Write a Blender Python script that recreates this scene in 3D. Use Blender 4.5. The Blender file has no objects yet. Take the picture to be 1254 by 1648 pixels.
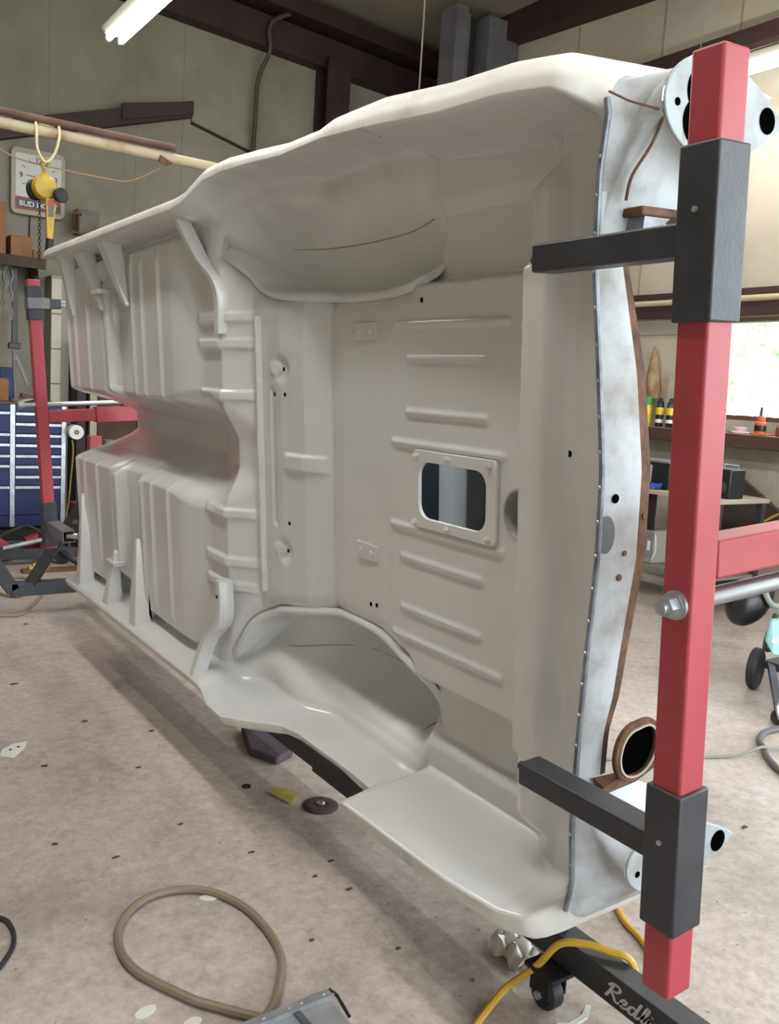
import bpy, bmesh, math, random
import numpy as np
from mathutils import Matrix, Vector

random.seed(7); rng = np.random.default_rng(7)
S = bpy.context.scene
C = S.collection

# ------------------------------------------------------------------ camera, world, lights, exposure
CAM_H = 1.35
CR = [(0.827409, -0.558137, 0.062268), (-0.023096, -0.144600, -0.989221), (0.561124, 0.817052, -0.132534)]
FPX = 1433.19
cam_d = bpy.data.cameras.new('camera'); cam = bpy.data.objects.new('camera', cam_d); C.objects.link(cam)
cam_d.sensor_fit = 'VERTICAL'; cam_d.sensor_height = 36.0; cam_d.lens = FPX/1648*36.0
cam_d.clip_start = 0.05; cam_d.clip_end = 200
r_, d_, f_ = [Vector(q) for q in CR]
mw = Matrix.Identity(4)
for i in range(3):
    mw[i][0] = r_[i]; mw[i][1] = -d_[i]; mw[i][2] = -f_[i]
mw[2][3] = CAM_H
cam.matrix_world = mw
S.camera = cam

world = bpy.data.worlds.new('sky'); S.world = world; world.use_nodes = True
wn = world.node_tree; bgn = wn.nodes['Background']
bgn.inputs[0].default_value = (0.82, 0.92, 1.0, 1); bgn.inputs[1].default_value = 7.5

vs = S.view_settings
vs.view_transform = 'Standard'; vs.look = 'None'; vs.exposure = 0.06; vs.gamma = 1.0; vs.use_curve_mapping = False

def area_light(name, loc, rot, sx, sy, power, col=(1, 1, 1)):
    L = bpy.data.lights.new(name, 'AREA'); L.shape = 'RECTANGLE'; L.size = sx; L.size_y = sy
    L.energy = power; L.color = col
    o = bpy.data.objects.new(name, L); C.objects.link(o); o.location = loc; o.rotation_euler = rot
    return o

# ------------------------------------------------------------------ body frame  (u along the car, v across it = up, w = towards its underside)
TILT = 0.0764925
BU = np.array([0, 1., 0]); BV = np.array([-math.sin(TILT), 0, math.cos(TILT)]); BW = np.array([-math.cos(TILT), 0, -math.sin(TILT)])
CAM0 = np.array([0, 0, CAM_H])
def B(u, v, w): return CAM0 + u*BU + v*BV + w*BW
def Barr(P):
    P = np.asarray(P, float); return CAM0 + P[:, :1]*BU + P[:, 1:2]*BV + P[:, 2:3]*BW
VC = -0.3075

# ------------------------------------------------------------------ materials
def lin(c):
    if isinstance(c, str):
        c = [int(c[i:i+2], 16)/255 for i in (0, 2, 4)]
        c = [x/12.92 if x <= .04045 else ((x+.055)/1.055)**2.4 for x in c]
    return (c[0], c[1], c[2], 1)
MATS = {}
def mat(name, col, rough=.5, metal=0., col2=None, scale=6., amt=(.4, .65), bump=0., bscale=60., spec=.5, detail=6, coat=0., emit=None, estr=0., trans=0.):
    if name in MATS: return MATS[name]
    m = bpy.data.materials.new(name); m.use_nodes = True; nt = m.node_tree; N = nt.nodes; L = nt.links
    b = N['Principled BSDF']; b.inputs['Base Color'].default_value = lin(col)
    b.inputs['Roughness'].default_value = rough; b.inputs['Metallic'].default_value = metal
    b.inputs['Specular IOR Level'].default_value = spec
    b.inputs['Coat Weight'].default_value = coat; b.inputs['Coat Roughness'].default_value = .15
    if trans: b.inputs['Transmission Weight'].default_value = trans
    if emit is not None:
        b.inputs['Emission Color'].default_value = lin(emit); b.inputs['Emission Strength'].default_value = estr
    tc = N.new('ShaderNodeTexCoord')
    if col2 is not None:
        n = N.new('ShaderNodeTexNoise'); n.inputs['Scale'].default_value = scale; n.inputs['Detail'].default_value = detail
        n.inputs['Roughness'].default_value = .62
        L.new(tc.outputs['Object'], n.inputs['Vector'])
        r = N.new('ShaderNodeValToRGB'); r.color_ramp.elements[0].position = amt[0]; r.color_ramp.elements[1].position = amt[1]
        r.color_ramp.elements[0].color = lin(col); r.color_ramp.elements[1].color = lin(col2)
        L.new(n.outputs['Fac'], r.inputs['Fac']); L.new(r.outputs['Color'], b.inputs['Base Color'])
    if bump:
        n2 = N.new('ShaderNodeTexNoise'); n2.inputs['Scale'].default_value = bscale; n2.inputs['Detail'].default_value = 4
        L.new(tc.outputs['Object'], n2.inputs['Vector'])
        bp = N.new('ShaderNodeBump'); bp.inputs['Strength'].default_value = bump; bp.inputs['Distance'].default_value = .01
        L.new(n2.outputs['Fac'], bp.inputs['Height']); L.new(bp.outputs['Normal'], b.inputs['Normal'])
    MATS[name] = m
    return m

PAINT = mat('underbody_paint', 'd2d3d3', .2, col2='cbcbca', scale=2.2, bump=.012, bscale=9, coat=.3)
PAINT_EDGE = mat('edge_paint', 'd3d1cb', .4, col2='b8b4ad', scale=9, amt=(.5, .75))
PRIMER = mat('scuffed_primer', 'aeb2b5', .5, col2='776c60', scale=6, amt=(.46, .74), bump=.05, bscale=40)
RUST = mat('rust', '6b4a35', .85, col2='3c2a22', scale=18, bump=.3, bscale=90)
BAREMETAL = mat('bare_metal', '8d9299', .5, .6, col2='6d7178', scale=30, bump=.2, bscale=70)
ZINC = mat('zinc', 'b4b8bb', .35, .85)
RED = mat('red_paint', 'a33a44', .45, col2='983740', scale=5)
BLACKP = mat('black_powdercoat', '2b2c30', .45, col2='35363a', scale=14, bump=.05, bscale=120)
BLACK = mat('black_rubber', '101011', .6)
DARK = mat('dark_void', '040404', 1.0, spec=0.)
DECAL = mat('decal_silver', 'b9babc', .5)
BROWNSTEEL = mat('brown_steel', '3a2422', .6, col2='2c1b1a', scale=3)
CREAMWALL = mat('cream_wall', '938d80', .8, col2='6f6a5e', scale=.9, amt=(.42, .78), bump=.05, bscale=20)
CREAMWALL2 = mat('cream_wall_plain', 'ada594', .8, col2='9d9482', scale=1.2)
CEIL = mat('ceiling_liner', '8f877b', .8, col2='81796d', scale=1.3)
GREYSTEEL = mat('grey_steel', '77757a', .5, .2, col2='66646a', scale=4)
BLUE = mat('blue_drawer', '0f1858', .5, col2='0c1348', scale=5)
ALU = mat('aluminium', 'b9bcc0', .35, .75, col2='9a9da1', scale=14)
ALUPLAIN = mat('aluminium_sheet', 'a8aaab', .45, .6, col2='8b8d8e', scale=5)
CARD = mat('cardboard', '8d6540', .8, col2='7c5836', scale=6)
WOOD = mat('wood', '6f4f33', .7, col2='553a25', scale=7)
WHITEP = mat('white_plastic', 'd8d8d4', .4)
YELLOW = mat('yellow_paint', 'ab8d12', .45, col2='8f7510', scale=12)
ROPE = mat('rope', 'c4ba94', .8)

# ------------------------------------------------------------------ mesh helpers (all coordinates in world space)
class MB:
    def __init__(s): s.v = []; s.f = []
    def add(s, V, F):
        o = len(s.v); s.v += [tuple(map(float, p)) for p in V]; s.f += [tuple(i+o for i in q) for q in F]; return s
    def frame(s, c, X, Y, Z, sx, sy, sz):
        c = np.asarray(c, float); X, Y, Z = [np.asarray(q, float) for q in (X, Y, Z)]
        V = [c + X*sx*a/2 + Y*sy*b/2 + Z*sz*d/2 for a in (-1, 1) for b in (-1, 1) for d in (-1, 1)]
        F = [(0, 1, 3, 2), (4, 6, 7, 5), (0, 4, 5, 1), (2, 3, 7, 6), (0, 2, 6, 4), (1, 5, 7, 3)]
        if np.dot(np.cross(X, Y), Z) < 0: F = [q[::-1] for q in F]
        return s.add(V, F)
    def box(s, c, size, rz=0):
        ca, sa = math.cos(rz), math.sin(rz)
        return s.frame(c, (ca, sa, 0), (-sa, ca, 0), (0, 0, 1), *size)
    def b2(s, lo, hi): return s.box([(a+b)/2 for a, b in zip(lo, hi)], [abs(b-a) for a, b in zip(lo, hi)])
    def bbox(s, u, v, w):   # box in the body frame from ranges
        c = B((u[0]+u[1])/2, (v[0]+v[1])/2, (w[0]+w[1])/2)
        return s.frame(c, BU, BV, BW, abs(u[1]-u[0]), abs(v[1]-v[0]), abs(w[1]-w[0]))
    def beam(s, p, q, wx, wz, up=(0, 0, 1)):   # bar from p to q, wz measured along up
        p = np.asarray(p, float); q = np.asarray(q, float); d = q-p; L = np.linalg.norm(d); d /= L
        up = np.asarray(up, float); side = np.cross(d, up); side /= np.linalg.norm(side); up = np.cross(side, d)
        return s.frame((p+q)/2, side, d, up, wx, L, wz)
    def tube(s, P, r, n=8, closed=False, cap=True):
        P = [np.asarray(p, float) for p in P]; m = len(P); R = r if hasattr(r, '__len__') else [r]*m
        T = []
        for i in range(m):
            a = P[(i-1) % m] if (closed or i > 0) else P[i]; b = P[(i+1) % m] if (closed or i < m-1) else P[i]
            t = b-a; T.append(t/(np.linalg.norm(t)+1e-12))
        ref = np.array([0, 0, 1.]) if abs(T[0][2]) < .9 else np.array([1., 0, 0])
        nrm = np.cross(T[0], ref); nrm /= np.linalg.norm(nrm); V = []
        for i in range(m):
            nrm = nrm - T[i]*np.dot(nrm, T[i]); nrm /= np.linalg.norm(nrm); bn = np.cross(T[i], nrm)
            for k in range(n):
                a = 2*math.pi*k/n; V.append(P[i] + R[i]*(math.cos(a)*nrm + math.sin(a)*bn))
        F = []
        for i in range(m if closed else m-1):
            for k in range(n):
                a = i*n+k; b = i*n+(k+1) % n; c = ((i+1) % m)*n+(k+1) % n; d = ((i+1) % m)*n+k
                F.append((a, b, c, d))
        if cap and not closed:
            F.append(tuple(range(n))[::-1]); F.append(tuple((m-1)*n+k for k in range(n)))
        return s.add(V, F)
    def cyl(s, p, q, r, n=16, r2=None): return s.tube([p, q], [r, r if r2 is None else r2], n)
    def hull(s, P):
        bm = bmesh.new()
        for p in P: bm.verts.new(tuple(map(float, p)))
        bmesh.ops.convex_hull(bm, input=bm.verts)
        for x in [x for x in bm.verts if not x.link_faces]: bm.verts.remove(x)
        bm.verts.index_update(); bm.verts.ensure_lookup_table()
        s.add([x.co[:] for x in bm.verts], [tuple(y.index for y in q.verts) for q in bm.faces]); bm.free(); return s
    def prism(s, poly, off):    # polygon (world points) extruded by vector off
        P = [np.asarray(p, float) for p in poly]; n = len(P); off = np.asarray(off, float)
        V = P + [p+off for p in P]
        F = [tuple(range(n))[::-1], tuple(range(n, 2*n))] + [(i, (i+1) % n, n+(i+1) % n, n+i) for i in range(n)]
        nn = np.zeros(3)
        for i in range(n): nn += np.cross(P[i], P[(i+1) % n])
        if np.dot(nn, off) < 0: F = [q[::-1] for q in F]
        return s.add(V, F)
    def ring(s, outer, inner, off):   # flat ring between two loops with equal counts, extruded by off
        n = len(outer); off = np.asarray(off, float)
        O = [np.asarray(p, float) for p in outer]; I = [np.asarray(p, float) for p in inner]
        V = O + I + [p+off for p in O] + [p+off for p in I]; F = []
        for i in range(n):
            j = (i+1) % n
            F += [(i, n+i, n+j, j), (2*n+i, 2*n+j, 3*n+j, 3*n+i), (i, j, 2*n+j, 2*n+i), (n+i, 3*n+i, 3*n+j, n+j)]
        nn = np.zeros(3)
        for i in range(n): nn += np.cross(O[i], O[(i+1) % n])
        if np.dot(nn, off) < 0: F = [q[::-1] for q in F]
        return s.add(V, F)
    def lathe(s, prof, c, axis=(0, 0, 1), n=20):   # prof: (radius, height)
        ax = np.asarray(axis, float); ax /= np.linalg.norm(ax); c = np.asarray(c, float)
        ref = np.array([1., 0, 0]) if abs(ax[0]) < .9 else np.array([0, 1., 0])
        e1 = np.cross(ax, ref); e1 /= np.linalg.norm(e1); e2 = np.cross(ax, e1); V = []
        for r, h in prof:
            for k in range(n):
                a = 2*math.pi*k/n; V.append(c + ax*h + r*(math.cos(a)*e1 + math.sin(a)*e2))
        F = [(i*n+k, i*n+(k+1) % n, (i+1)*n+(k+1) % n, (i+1)*n+k) for i in range(len(prof)-1) for k in range(n)]
        F += [tuple(range(n))[::-1], tuple((len(prof)-1)*n+k for k in range(n))]
        return s.add(V, F)

def make_mesh(name, V, F, m, inv=None, smooth=True, angle=35):
    me = bpy.data.meshes.new(name)
    V = np.asarray(V, float)
    if inv is not None:
        A = np.array(inv); V = V @ A[:3, :3].T + A[:3, 3]
    me.from_pydata(V.tolist(), [], F); me.update()
    if smooth:
        me.polygons.foreach_set('use_smooth', [True]*len(me.polygons))
        try: me.set_sharp_from_angle(angle=math.radians(angle))
        except Exception: pass
    if m: me.materials.append(m)
    return me
FRAME = {}
def root_mat(o):
    while o.parent: o = o.parent
    return FRAME[o.name]
def tag(o, label=None, cat=None, group=None, kind=None):
    if label: o['label'] = label
    if cat: o['category'] = cat
    if group: o['group'] = group
    if kind: o['kind'] = kind
    return o
def obj(name, mb, m, parent=None, bevel=0, label=None, smooth=True, angle=35):
    if parent is not None: inv = np.linalg.inv(np.array(root_mat(parent)))
    else: inv = None
    V = np.asarray(mb.v)
    if parent is None:      # own origin at the base centre
        lo = V.min(0); hi = V.max(0); org = np.array([(lo[0]+hi[0])/2, (lo[1]+hi[1])/2, lo[2]])
        A = np.eye(4); A[:3, 3] = -org; inv = A
    me = make_mesh(name, V, mb.f, m, inv, smooth, angle)
    o = bpy.data.objects.new(name, me); C.objects.link(o)
    if parent is not None: o.parent = parent
    else:
        o.location = org; FRAME[o.name] = np.array(Matrix.Translation(Vector(org)))
    if bevel:
        b = o.modifiers.new('bevel', 'BEVEL'); b.width = bevel; b.segments = 2; b.limit_method = 'ANGLE'; b.angle_limit = math.radians(40)
    if label: o['label'] = label
    return o
def thing(name, label, cat, loc, group=None, M4=None, kind=None):
    o = bpy.data.objects.new(name, None); C.objects.link(o)
    o.empty_display_size = .1
    A = np.eye(4); A[:3, 3] = loc
    if M4 is not None: A[:3, :3] = M4
    o.matrix_world = Matrix(A.tolist()); FRAME[o.name] = A
    return tag(o, label, cat, group, kind)
def struct(name, mb, m, parent=None, bevel=0):
    o = obj(name, mb, m, parent, bevel)
    if parent is None: o['kind'] = 'structure'
    return o
BR = np.stack([BU, BW, BV], 1)     # local x=u, y=w, z=v
def text_mb(txt, size, org, X, Y, depth=.0015, shear=0., align='LEFT', bold=0.):
    cu = bpy.data.curves.new('t', 'FONT'); cu.body = txt; cu.size = size; cu.extrude = depth; cu.shear = shear; cu.align_x = align
    cu.offset = bold; cu.resolution_u = 3
    ob = bpy.data.objects.new('t', cu); C.objects.link(ob)
    dg = bpy.context.evaluated_depsgraph_get(); dg.update()
    me = bpy.data.meshes.new_from_object(ob.evaluated_get(dg))
    X = np.asarray(X, float); Y = np.asarray(Y, float); Z = np.cross(X, Y); org = np.asarray(org, float)
    mb = MB(); mb.add([org + v.co.x*X + v.co.y*Y + v.co.z*Z for v in me.vertices], [tuple(p.vertices) for p in me.polygons])
    bpy.data.objects.remove(ob); bpy.data.curves.remove(cu); bpy.data.meshes.remove(me)
    return mb
def circ(c, e1, e2, r, n=24, a0=0.):
    c = np.asarray(c, float); return [c + r*(math.cos(a0+2*math.pi*k/n)*np.asarray(e1) + math.sin(a0+2*math.pi*k/n)*np.asarray(e2)) for k in range(n)]
def smooth_path(P, n=6, closed=False):
    P = [np.asarray(p, float) for p in P]; out = []; m = len(P)
    for i in range(m if closed else m-1):
        p0 = P[(i-1) % m] if (closed or i > 0) else P[i]; p1 = P[i]; p2 = P[(i+1) % m]
        p3 = P[(i+2) % m] if (closed or i+2 < m) else P[(i+1) % m]
        for k in range(n):
            t = k/n; out.append(.5*(2*p1 + (p2-p0)*t + (2*p0-5*p1+4*p2-p3)*t*t + (3*p1-p0-3*p2+p3)*t**3))
    if not closed: out.append(P[-1])
    return out

# ------------------------------------------------------------------ room shell
def floor_material():
    m = bpy.data.materials.new('concrete_floor'); m.use_nodes = True; nt = m.node_tree; N = nt.nodes; L = nt.links
    b = N['Principled BSDF']; tc = N.new('ShaderNodeTexCoord')
    def noise(sc, det=8, rough=.65, dist=0.):
        n = N.new('ShaderNodeTexNoise'); n.inputs['Scale'].default_value = sc; n.inputs['Detail'].default_value = det
        n.inputs['Roughness'].default_value = rough; n.inputs['Distortion'].default_value = dist
        L.new(tc.outputs['Object'], n.inputs['Vector']); return n
    def ramp(n, a, bb, ca, cb):
        r = N.new('ShaderNodeValToRGB'); e = r.color_ramp.elements
        e[0].position = a; e[1].position = bb; e[0].color = lin(ca); e[1].color = lin(cb)
        L.new(n.outputs['Fac'], r.inputs['Fac']); return r
    def mix(a, bb, fac, mode='MIX'):
        x = N.new('ShaderNodeMix'); x.data_type = 'RGBA'; x.blend_type = mode
        L.new(fac, x.inputs[0]) if not isinstance(fac, float) else None
        if isinstance(fac, float): x.inputs[0].default_value = fac
        L.new(a, x.inputs[6]); L.new(bb, x.inputs[7]); return x.outputs[2]
    base = ramp(noise(1.1), .35, .68, 'ccc1b9', 'b0a49c')
    fine = ramp(noise(30, 8, .75), .32, .72, 'ffffff', 'c6c0ba')
    c1 = mix(base.outputs[0], fine.outputs[0], 1.0, 'MULTIPLY')
    stain = ramp(noise(2.6, 9, .7, .4), .52, .72, '000000', 'ffffff')
    st_c = N.new('ShaderNodeRGB'); st_c.outputs[0].default_value = lin('6a6460')
    sm = N.new('ShaderNodeMath'); sm.operation = 'MULTIPLY'; sm.inputs[1].default_value = .62
    L.new(stain.outputs[0], sm.inputs[0])
    c2 = mix(c1, st_c.outputs[0], sm.outputs[0])
    spot = ramp(noise(34, 5, .6), .655, .70, '000000', 'ffffff')
    sp2 = ramp(noise(3.1, 3, .5), .45, .6, '000000', 'ffffff')
    pm = N.new('ShaderNodeMath'); pm.operation = 'MULTIPLY'; L.new(spot.outputs[0], pm.inputs[0]); L.new(sp2.outputs[0], pm.inputs[1])
    pm2 = N.new('ShaderNodeMath'); pm2.operation = 'MULTIPLY'; L.new(pm.outputs[0], pm2.inputs[0]); pm2.inputs[1].default_value = .75
    sc = N.new('ShaderNodeRGB'); sc.outputs[0].default_value = lin('39332e')
    c3 = mix(c2, sc.outputs[0], pm2.outputs[0])
    L.new(c3, b.inputs['Base Color'])
    rr = N.new('ShaderNodeMapRange'); L.new(noise(3.0).outputs['Fac'], rr.inputs[0]); rr.inputs[3].default_value = .28; rr.inputs[4].default_value = .55
    L.new(rr.outputs[0], b.inputs['Roughness'])
    bp = N.new('ShaderNodeBump'); bp.inputs['Strength'].default_value = .12; bp.inputs['Distance'].default_value = .01
    L.new(noise(55, 5).outputs['Fac'], bp.inputs['Height']); L.new(bp.outputs['Normal'], b.inputs['Normal'])
    return m
XL, XR, YB, YF = -3.6, 6.0, -4.6, 8.4
FLOORM = floor_material()
struct('floor', MB().b2((XL, YB, -.12), (XR, YF, 0)), FLOORM)
struct('ground', MB().b2((-30, -40, -.3), (40, 40, -.125)), mat('gravel', 'b9b7a8', .9, col2='8d9a74', scale=.5))
def zc(x): return 4.98 + .07*(XR-x)
ce = struct('ceiling', MB().prism([(XL-.2, YB, zc(XL-.2)), (XR+.2, YB, zc(XR+.2)), (XR+.2, YB, zc(XR+.2)+.12), (XL-.2, YB, zc(XL-.2)+.12)], (0, YF-YB+.2, 0)), CEIL)
for y in (6.0, 3.6, 1.2, -1.2, -3.6):
    struct('purlin', MB().beam((XL, y, zc(XL)-.09), (XR, y, zc(XR)-.09), .07, .18), BROWNSTEEL, ce)
# far wall with its liner panels
wf = struct('wall_front', MB().b2((XL, YF+.004, 0), (XR+.2, YF+.2, 5.9)), mat('joint_backing', '8a8578', .9))  # backing slab, its own tone showing in the panel joints
br = [XL, -2.0, -.4, .8, 1.95, 2.605, 2.715, 3.15, 4.5, XR]
for a, b in zip(br[:-1], br[1:]):
    struct('panel', MB().b2((a+.003, YF, 0), (b-.003, YF+.004, 5.7)), CREAMWALL, wf)
struct('rafter', MB().prism([(XL, YF-.001, 4.95), (XR, YF-.001, 4.44), (XR, YF-.001, 4.71), (XL, YF-.001, 5.27)], (0, -.16, 0)), BROWNSTEEL, wf)
struct('upper_beam', MB().prism([(XL, YF-.001, 5.31), (XR, YF-.001, 4.77), (XR, YF-.001, 4.92), (XL, YF-.001, 5.5)], (0, -.3, 0)), BROWNSTEEL, wf)
struct('girt', MB().prism([(-.6, YF-.001, 2.55), (3.21, YF-.001, 3.77), (3.21, YF-.001, 3.91), (-.6, YF-.001, 2.72)], (0, -.10, 0)), BROWNSTEEL, wf)
struct('girt_cap', MB().prism([(2.55, YF-.101, 3.6), (3.21, YF-.101, 3.79), (3.21, YF-.101, 3.90), (2.55, YF-.101, 3.74)], (0, -.02, 0)), BROWNSTEEL, wf)
struct('covered_girt', MB().prism([(3.23, YF-.001, 3.74), (4.48, YF-.001, 3.44), (4.48, YF-.001, 3.58), (3.23, YF-.001, 3.90)], (0, -.03, 0)), CREAMWALL, wf)
struct('girt_edge', MB().beam((3.23, YF-.02, 3.735), (4.48, YF-.02, 3.435), .04, .018), BROWNSTEEL, wf)
col = MB().b2((4.53, YF-.26, 0), (4.79, YF-.24, 4.6)).b2((4.53, YF-.03, 0), (4.79, YF-.001, 4.6)).b2((4.65, YF-.24, 0), (4.67, YF-.03, 4.6))
struct('column', col, BROWNSTEEL, wf)
cd = smooth_path([(4.33, YF-.2, 5.0), (3.93, YF-.2, 4.76), (3.92, YF-.2, 4.50), (3.86, YF-.1, 4.27), (3.84, YF-.1, 3.9), (3.83, YF-.1, 3.2), (3.83, YF-.1, 1.2)], 4)
struct('conduit', MB().tube(cd, .022, 8), mat('conduit', '4d4238', .6), wf)

# right wall with the window
wy0, wy1, wz0, wz1 = 2.3, 4.46, 1.31, 2.075
WALLR = MB()
for lo, hi in (((XR, YB, 0), (XR+.18, -3.6, 4.97)), ((XR, 1.0, 0), (XR+.18, wy0, 4.97)), ((XR, -3.6, 3.7), (XR+.18, 1.0, 4.97)), ((XR, wy1, 0), (XR+.18, YF, 4.97)), ((XR, wy0, 0), (XR+.18, wy1, wz0)), ((XR, wy0, wz1), (XR+.18, wy1, 4.97))):
    WALLR.b2(lo, hi)
wr = struct('wall_right', WALLR, CREAMWALL2)
struct('eave_beam', MB().beam((XR-.09, YF-.3, 4.96), (XR-.09, YB, 4.2), .18, .26), BROWNSTEEL, wr)
struct('girt', MB().beam((XR-.05, YF-.3, 4.09), (XR-.05, YB, 4.09), .10, .12), BROWNSTEEL, wr)
for y in (5.23, 4.5, 3.6, 2.7, 6.2, 7.2):
    struct('panel_seam', MB().b2((XR-.006, y-.008, 2.3), (XR-.001, y+.008, 4.9)), mat('seam', '8d8270', .8), wr)
struct('header_strip', MB().b2((XR-.06, 1.0, 2.235), (XR-.001, YF-.01, 2.285)), BROWNSTEEL, wr)
struct('header_pipe', MB().cyl((XR-.05, 1.0, 2.21), (XR-.05, YF-.01, 2.21), .024, 10), mat('cream_pipe', 'b8ab8c', .6), wr)
struct('window_header', MB().b2((XR-.05, 1.0, 2.09), (XR-.001, YF-.01, 2.185)), BROWNSTEEL, wr)
struct('lower_plaster', MB().b2((XR-.02, 1.0, 0), (XR-.001, YF-.01, 1.10)), mat('grey_plaster', 'a79f92', .85, col2='8f877c', scale=3), wr)
struct('soffit_band', MB().b2((XR-.012, wy1+.06, 1.96), (XR-.001, YF-.01, 2.09)), mat('grey_band', '8c857a', .8), wr)
win = thing('window_1', 'bright workshop window with a brown sill and trees outside', None, (XR, (wy0+wy1)/2, wz0), kind='structure')
fm = MB().b2((XR, wy0, wz0), (XR+.10, wy0+.05, wz1)).b2((XR, wy1-.05, wz0), (XR+.10, wy1, wz1)).b2((XR, wy0+.05, wz0), (XR+.10, wy1-.05, wz0+.035)).b2((XR, wy0+.05, wz1-.03), (XR+.10, wy1-.05, wz1))
obj('window_frame', fm, mat('window_brown', '5b3d2f', .6), win)
gm = mat('window_glass', 'f4f8fa', .03, trans=1.0)
gm.node_tree.nodes['Principled BSDF'].inputs['IOR'].default_value = 1.05
obj('pane', MB().b2((XR+.05, wy0+.05, wz0+.035), (XR+.056, wy1-.05, wz1-.03)), gm, win)
# window shelf
sh = thing('window_shelf', 'long brown shelf board running under the window', 'shelf', (XR-.15, 4, 1.13))
obj('board', MB().b2((XR-.28, 1.2, 1.185), (XR-.021, 7.5, 1.21)), mat('shelf_top', 'a08a75', .6), sh)
obj('front_rail', MB().b2((XR-.30, 1.2, 1.135), (XR-.28, 7.5, 1.21)), mat('shelf_brown', '4b3027', .6), sh)
for y in (1.5, 2.6, 4.4, 6.2, 7.3): obj('bracket', MB().prism([(XR-.27, y, 1.184), (XR-.022, y, 1.184), (XR-.022, y, .95)], (0, .03, 0)), BROWNSTEEL, sh)

# left and back walls (behind the camera: an open roll-up door)
struct('wall_left', MB().b2((XL-.2, YB, 0), (XL, YF, 5.7)), mat('dull_wall', '93897a', .8, col2='7f7668', scale=1.5))
WB = MB()
for lo, hi in (((XL, YB-.2, 0), (-.8, YB, 5.6)), ((5.4, YB-.2, 0), (XR, YB, 5.6)), ((-.8, YB-.2, 4.0), (5.4, YB, 5.6))): WB.b2(lo, hi)
struct('wall_back', WB, CREAMWALL2)

# ------------------------------------------------------------------ strip lights
TUBE = mat('lit_tube', 'ffffff', .4, emit=(1., .985, .95), estr=54.0)
def strip_light(x, y0, y1, z, label, roof=True):
    t = thing('strip_light', label, 'light', (x, (y0+y1)/2, z-.03), 'fluorescent strip lights')
    obj('housing', MB().prism([(x-.065, y0, z+.015), (x+.065, y0, z+.015), (x+.09, y0, z+.05), (x+.04, y0, z+.085), (x-.04, y0, z+.085), (x-.09, y0, z+.05)], (0, y1-y0, 0)), mat('light_housing', 'a39f95', .5), t)
    for s in (-1, 1):
        tb = obj('tube', MB().cyl((x+s*.042, y0+.03, z-.012), (x+s*.042, y1-.03, z-.012), .02, 10), TUBE, t)
        for ya, yb in ((y1-.03, y1-.012), (y0+.012, y0+.03)):
            obj('tube_cap', MB().cyl((x+s*.042, ya, z-.012), (x+s*.042, yb, z-.012), .021, 10), ZINC, tb)
        for ya in (y1-.012, y0): obj('socket', MB().b2((x+s*.042-.014, ya, z-.03), (x+s*.042+.014, ya+.012, z+.02)), WHITEP, tb)
    for y in (y0+.4, y1-.4): obj('hanger', MB().cyl((x, y, z+.08), (x, y, zc(x)), .004, 6), ZINC, t)
strip_light(1.91, 4.0, 6.42, 3.6, 'lit fluorescent strip light at the upper left, before the far wall')
strip_light(5.32, 2.3, 4.7, 3.62, 'lit fluorescent strip light at the upper right, behind the red post')
for x, y0, lb in ((.3, 3.0, 'added off-frame fluorescent strip light in the left row nearest the far wall'), (.3, -3.6, 'added off-frame fluorescent strip light in the left row nearest the open door'), (1.91, .2, 'added off-frame fluorescent strip light in the middle row above the tail of the body'), (1.91, -3.6, 'added off-frame fluorescent strip light in the middle row nearest the open door'), (.3, .2, 'added off-frame fluorescent strip light in the left row above the empty floor'), (5.32, -1.5, 'added off-frame fluorescent strip light above the side bay opening')):  # unseen fixtures added out of frame to brighten the room
    strip_light(x, y0, y0+2.4, 3.6, lb)

# lift column and hanging wire
lc = thing('lift_column', 'grey steel lift column rising behind the car body', 'column', (5.59, 7.1, 0))
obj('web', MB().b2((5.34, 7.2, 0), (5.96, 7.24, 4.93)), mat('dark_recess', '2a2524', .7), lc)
obj('flange', MB().b2((5.21, 7.0, 0), (5.345, 7.24, 4.93)), GREYSTEEL, lc)
obj('flange', MB().b2((5.60, 7.0, 0), (5.96, 7.2, 4.93)), GREYSTEEL, lc)
obj('cable_track', MB().cyl((5.445, 7.12, 0), (5.445, 7.12, 4.93), .018, 8), GREYSTEEL, lc)
tag(obj('hanging_wire', MB().tube([(4.15, 6.0, 2.2), (4.15, 6.0, zc(4.15))], .007, 6), mat('wire', '8d857b', .6)), 'thin straight wire hanging from the ceiling behind the body', 'wire')

# ------------------------------------------------------------------ rotisserie
def cradle(name, label, u, wf_, vt, vb, sl, ar, off_v, arm_u, sgn, rod_v, far=False):
    """post at u..u+.05*sgn, front face at w=wf_; sl: sleeve v ranges; ar: arm v ranges; the offset bar runs away from the body underside"""
    t = thing(name, label, 'rotisserie', B(u, vb, wf_-.025), M4=BR)
    ua, ub = sorted((u, u+.05))
    post = MB().bbox((ua, ub), (vb, vt), (wf_-.053, wf_))
    obj('post', post, RED, t, .004)
    for (a, b), arr in zip(sl, ar):
        s = obj('sleeve', MB().bbox((ua-.006, ub+.006), (a, b), (wf_-.059, wf_+.006)), BLACKP, t, .003)
        if not far:
            obj('arm', MB().bbox((ub+.006, arm_u), arr, (wf_-.05, wf_)), BLACKP, s, .004)
            obj('arm_pin', MB().cyl(B(arm_u, (arr[0]+arr[1])/2, wf_-.025), B(arm_u+.02, (arr[0]+arr[1])/2, wf_-.025), .008, 8), BLACK, s)
            obj('clamp_bolt', MB().cyl(B((ua+ub)/2, (a+b)/2+.03, wf_+.006), B((ua+ub)/2, (a+b)/2+.03, wf_+.010), .004, 8), ZINC, s)
    return t
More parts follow.
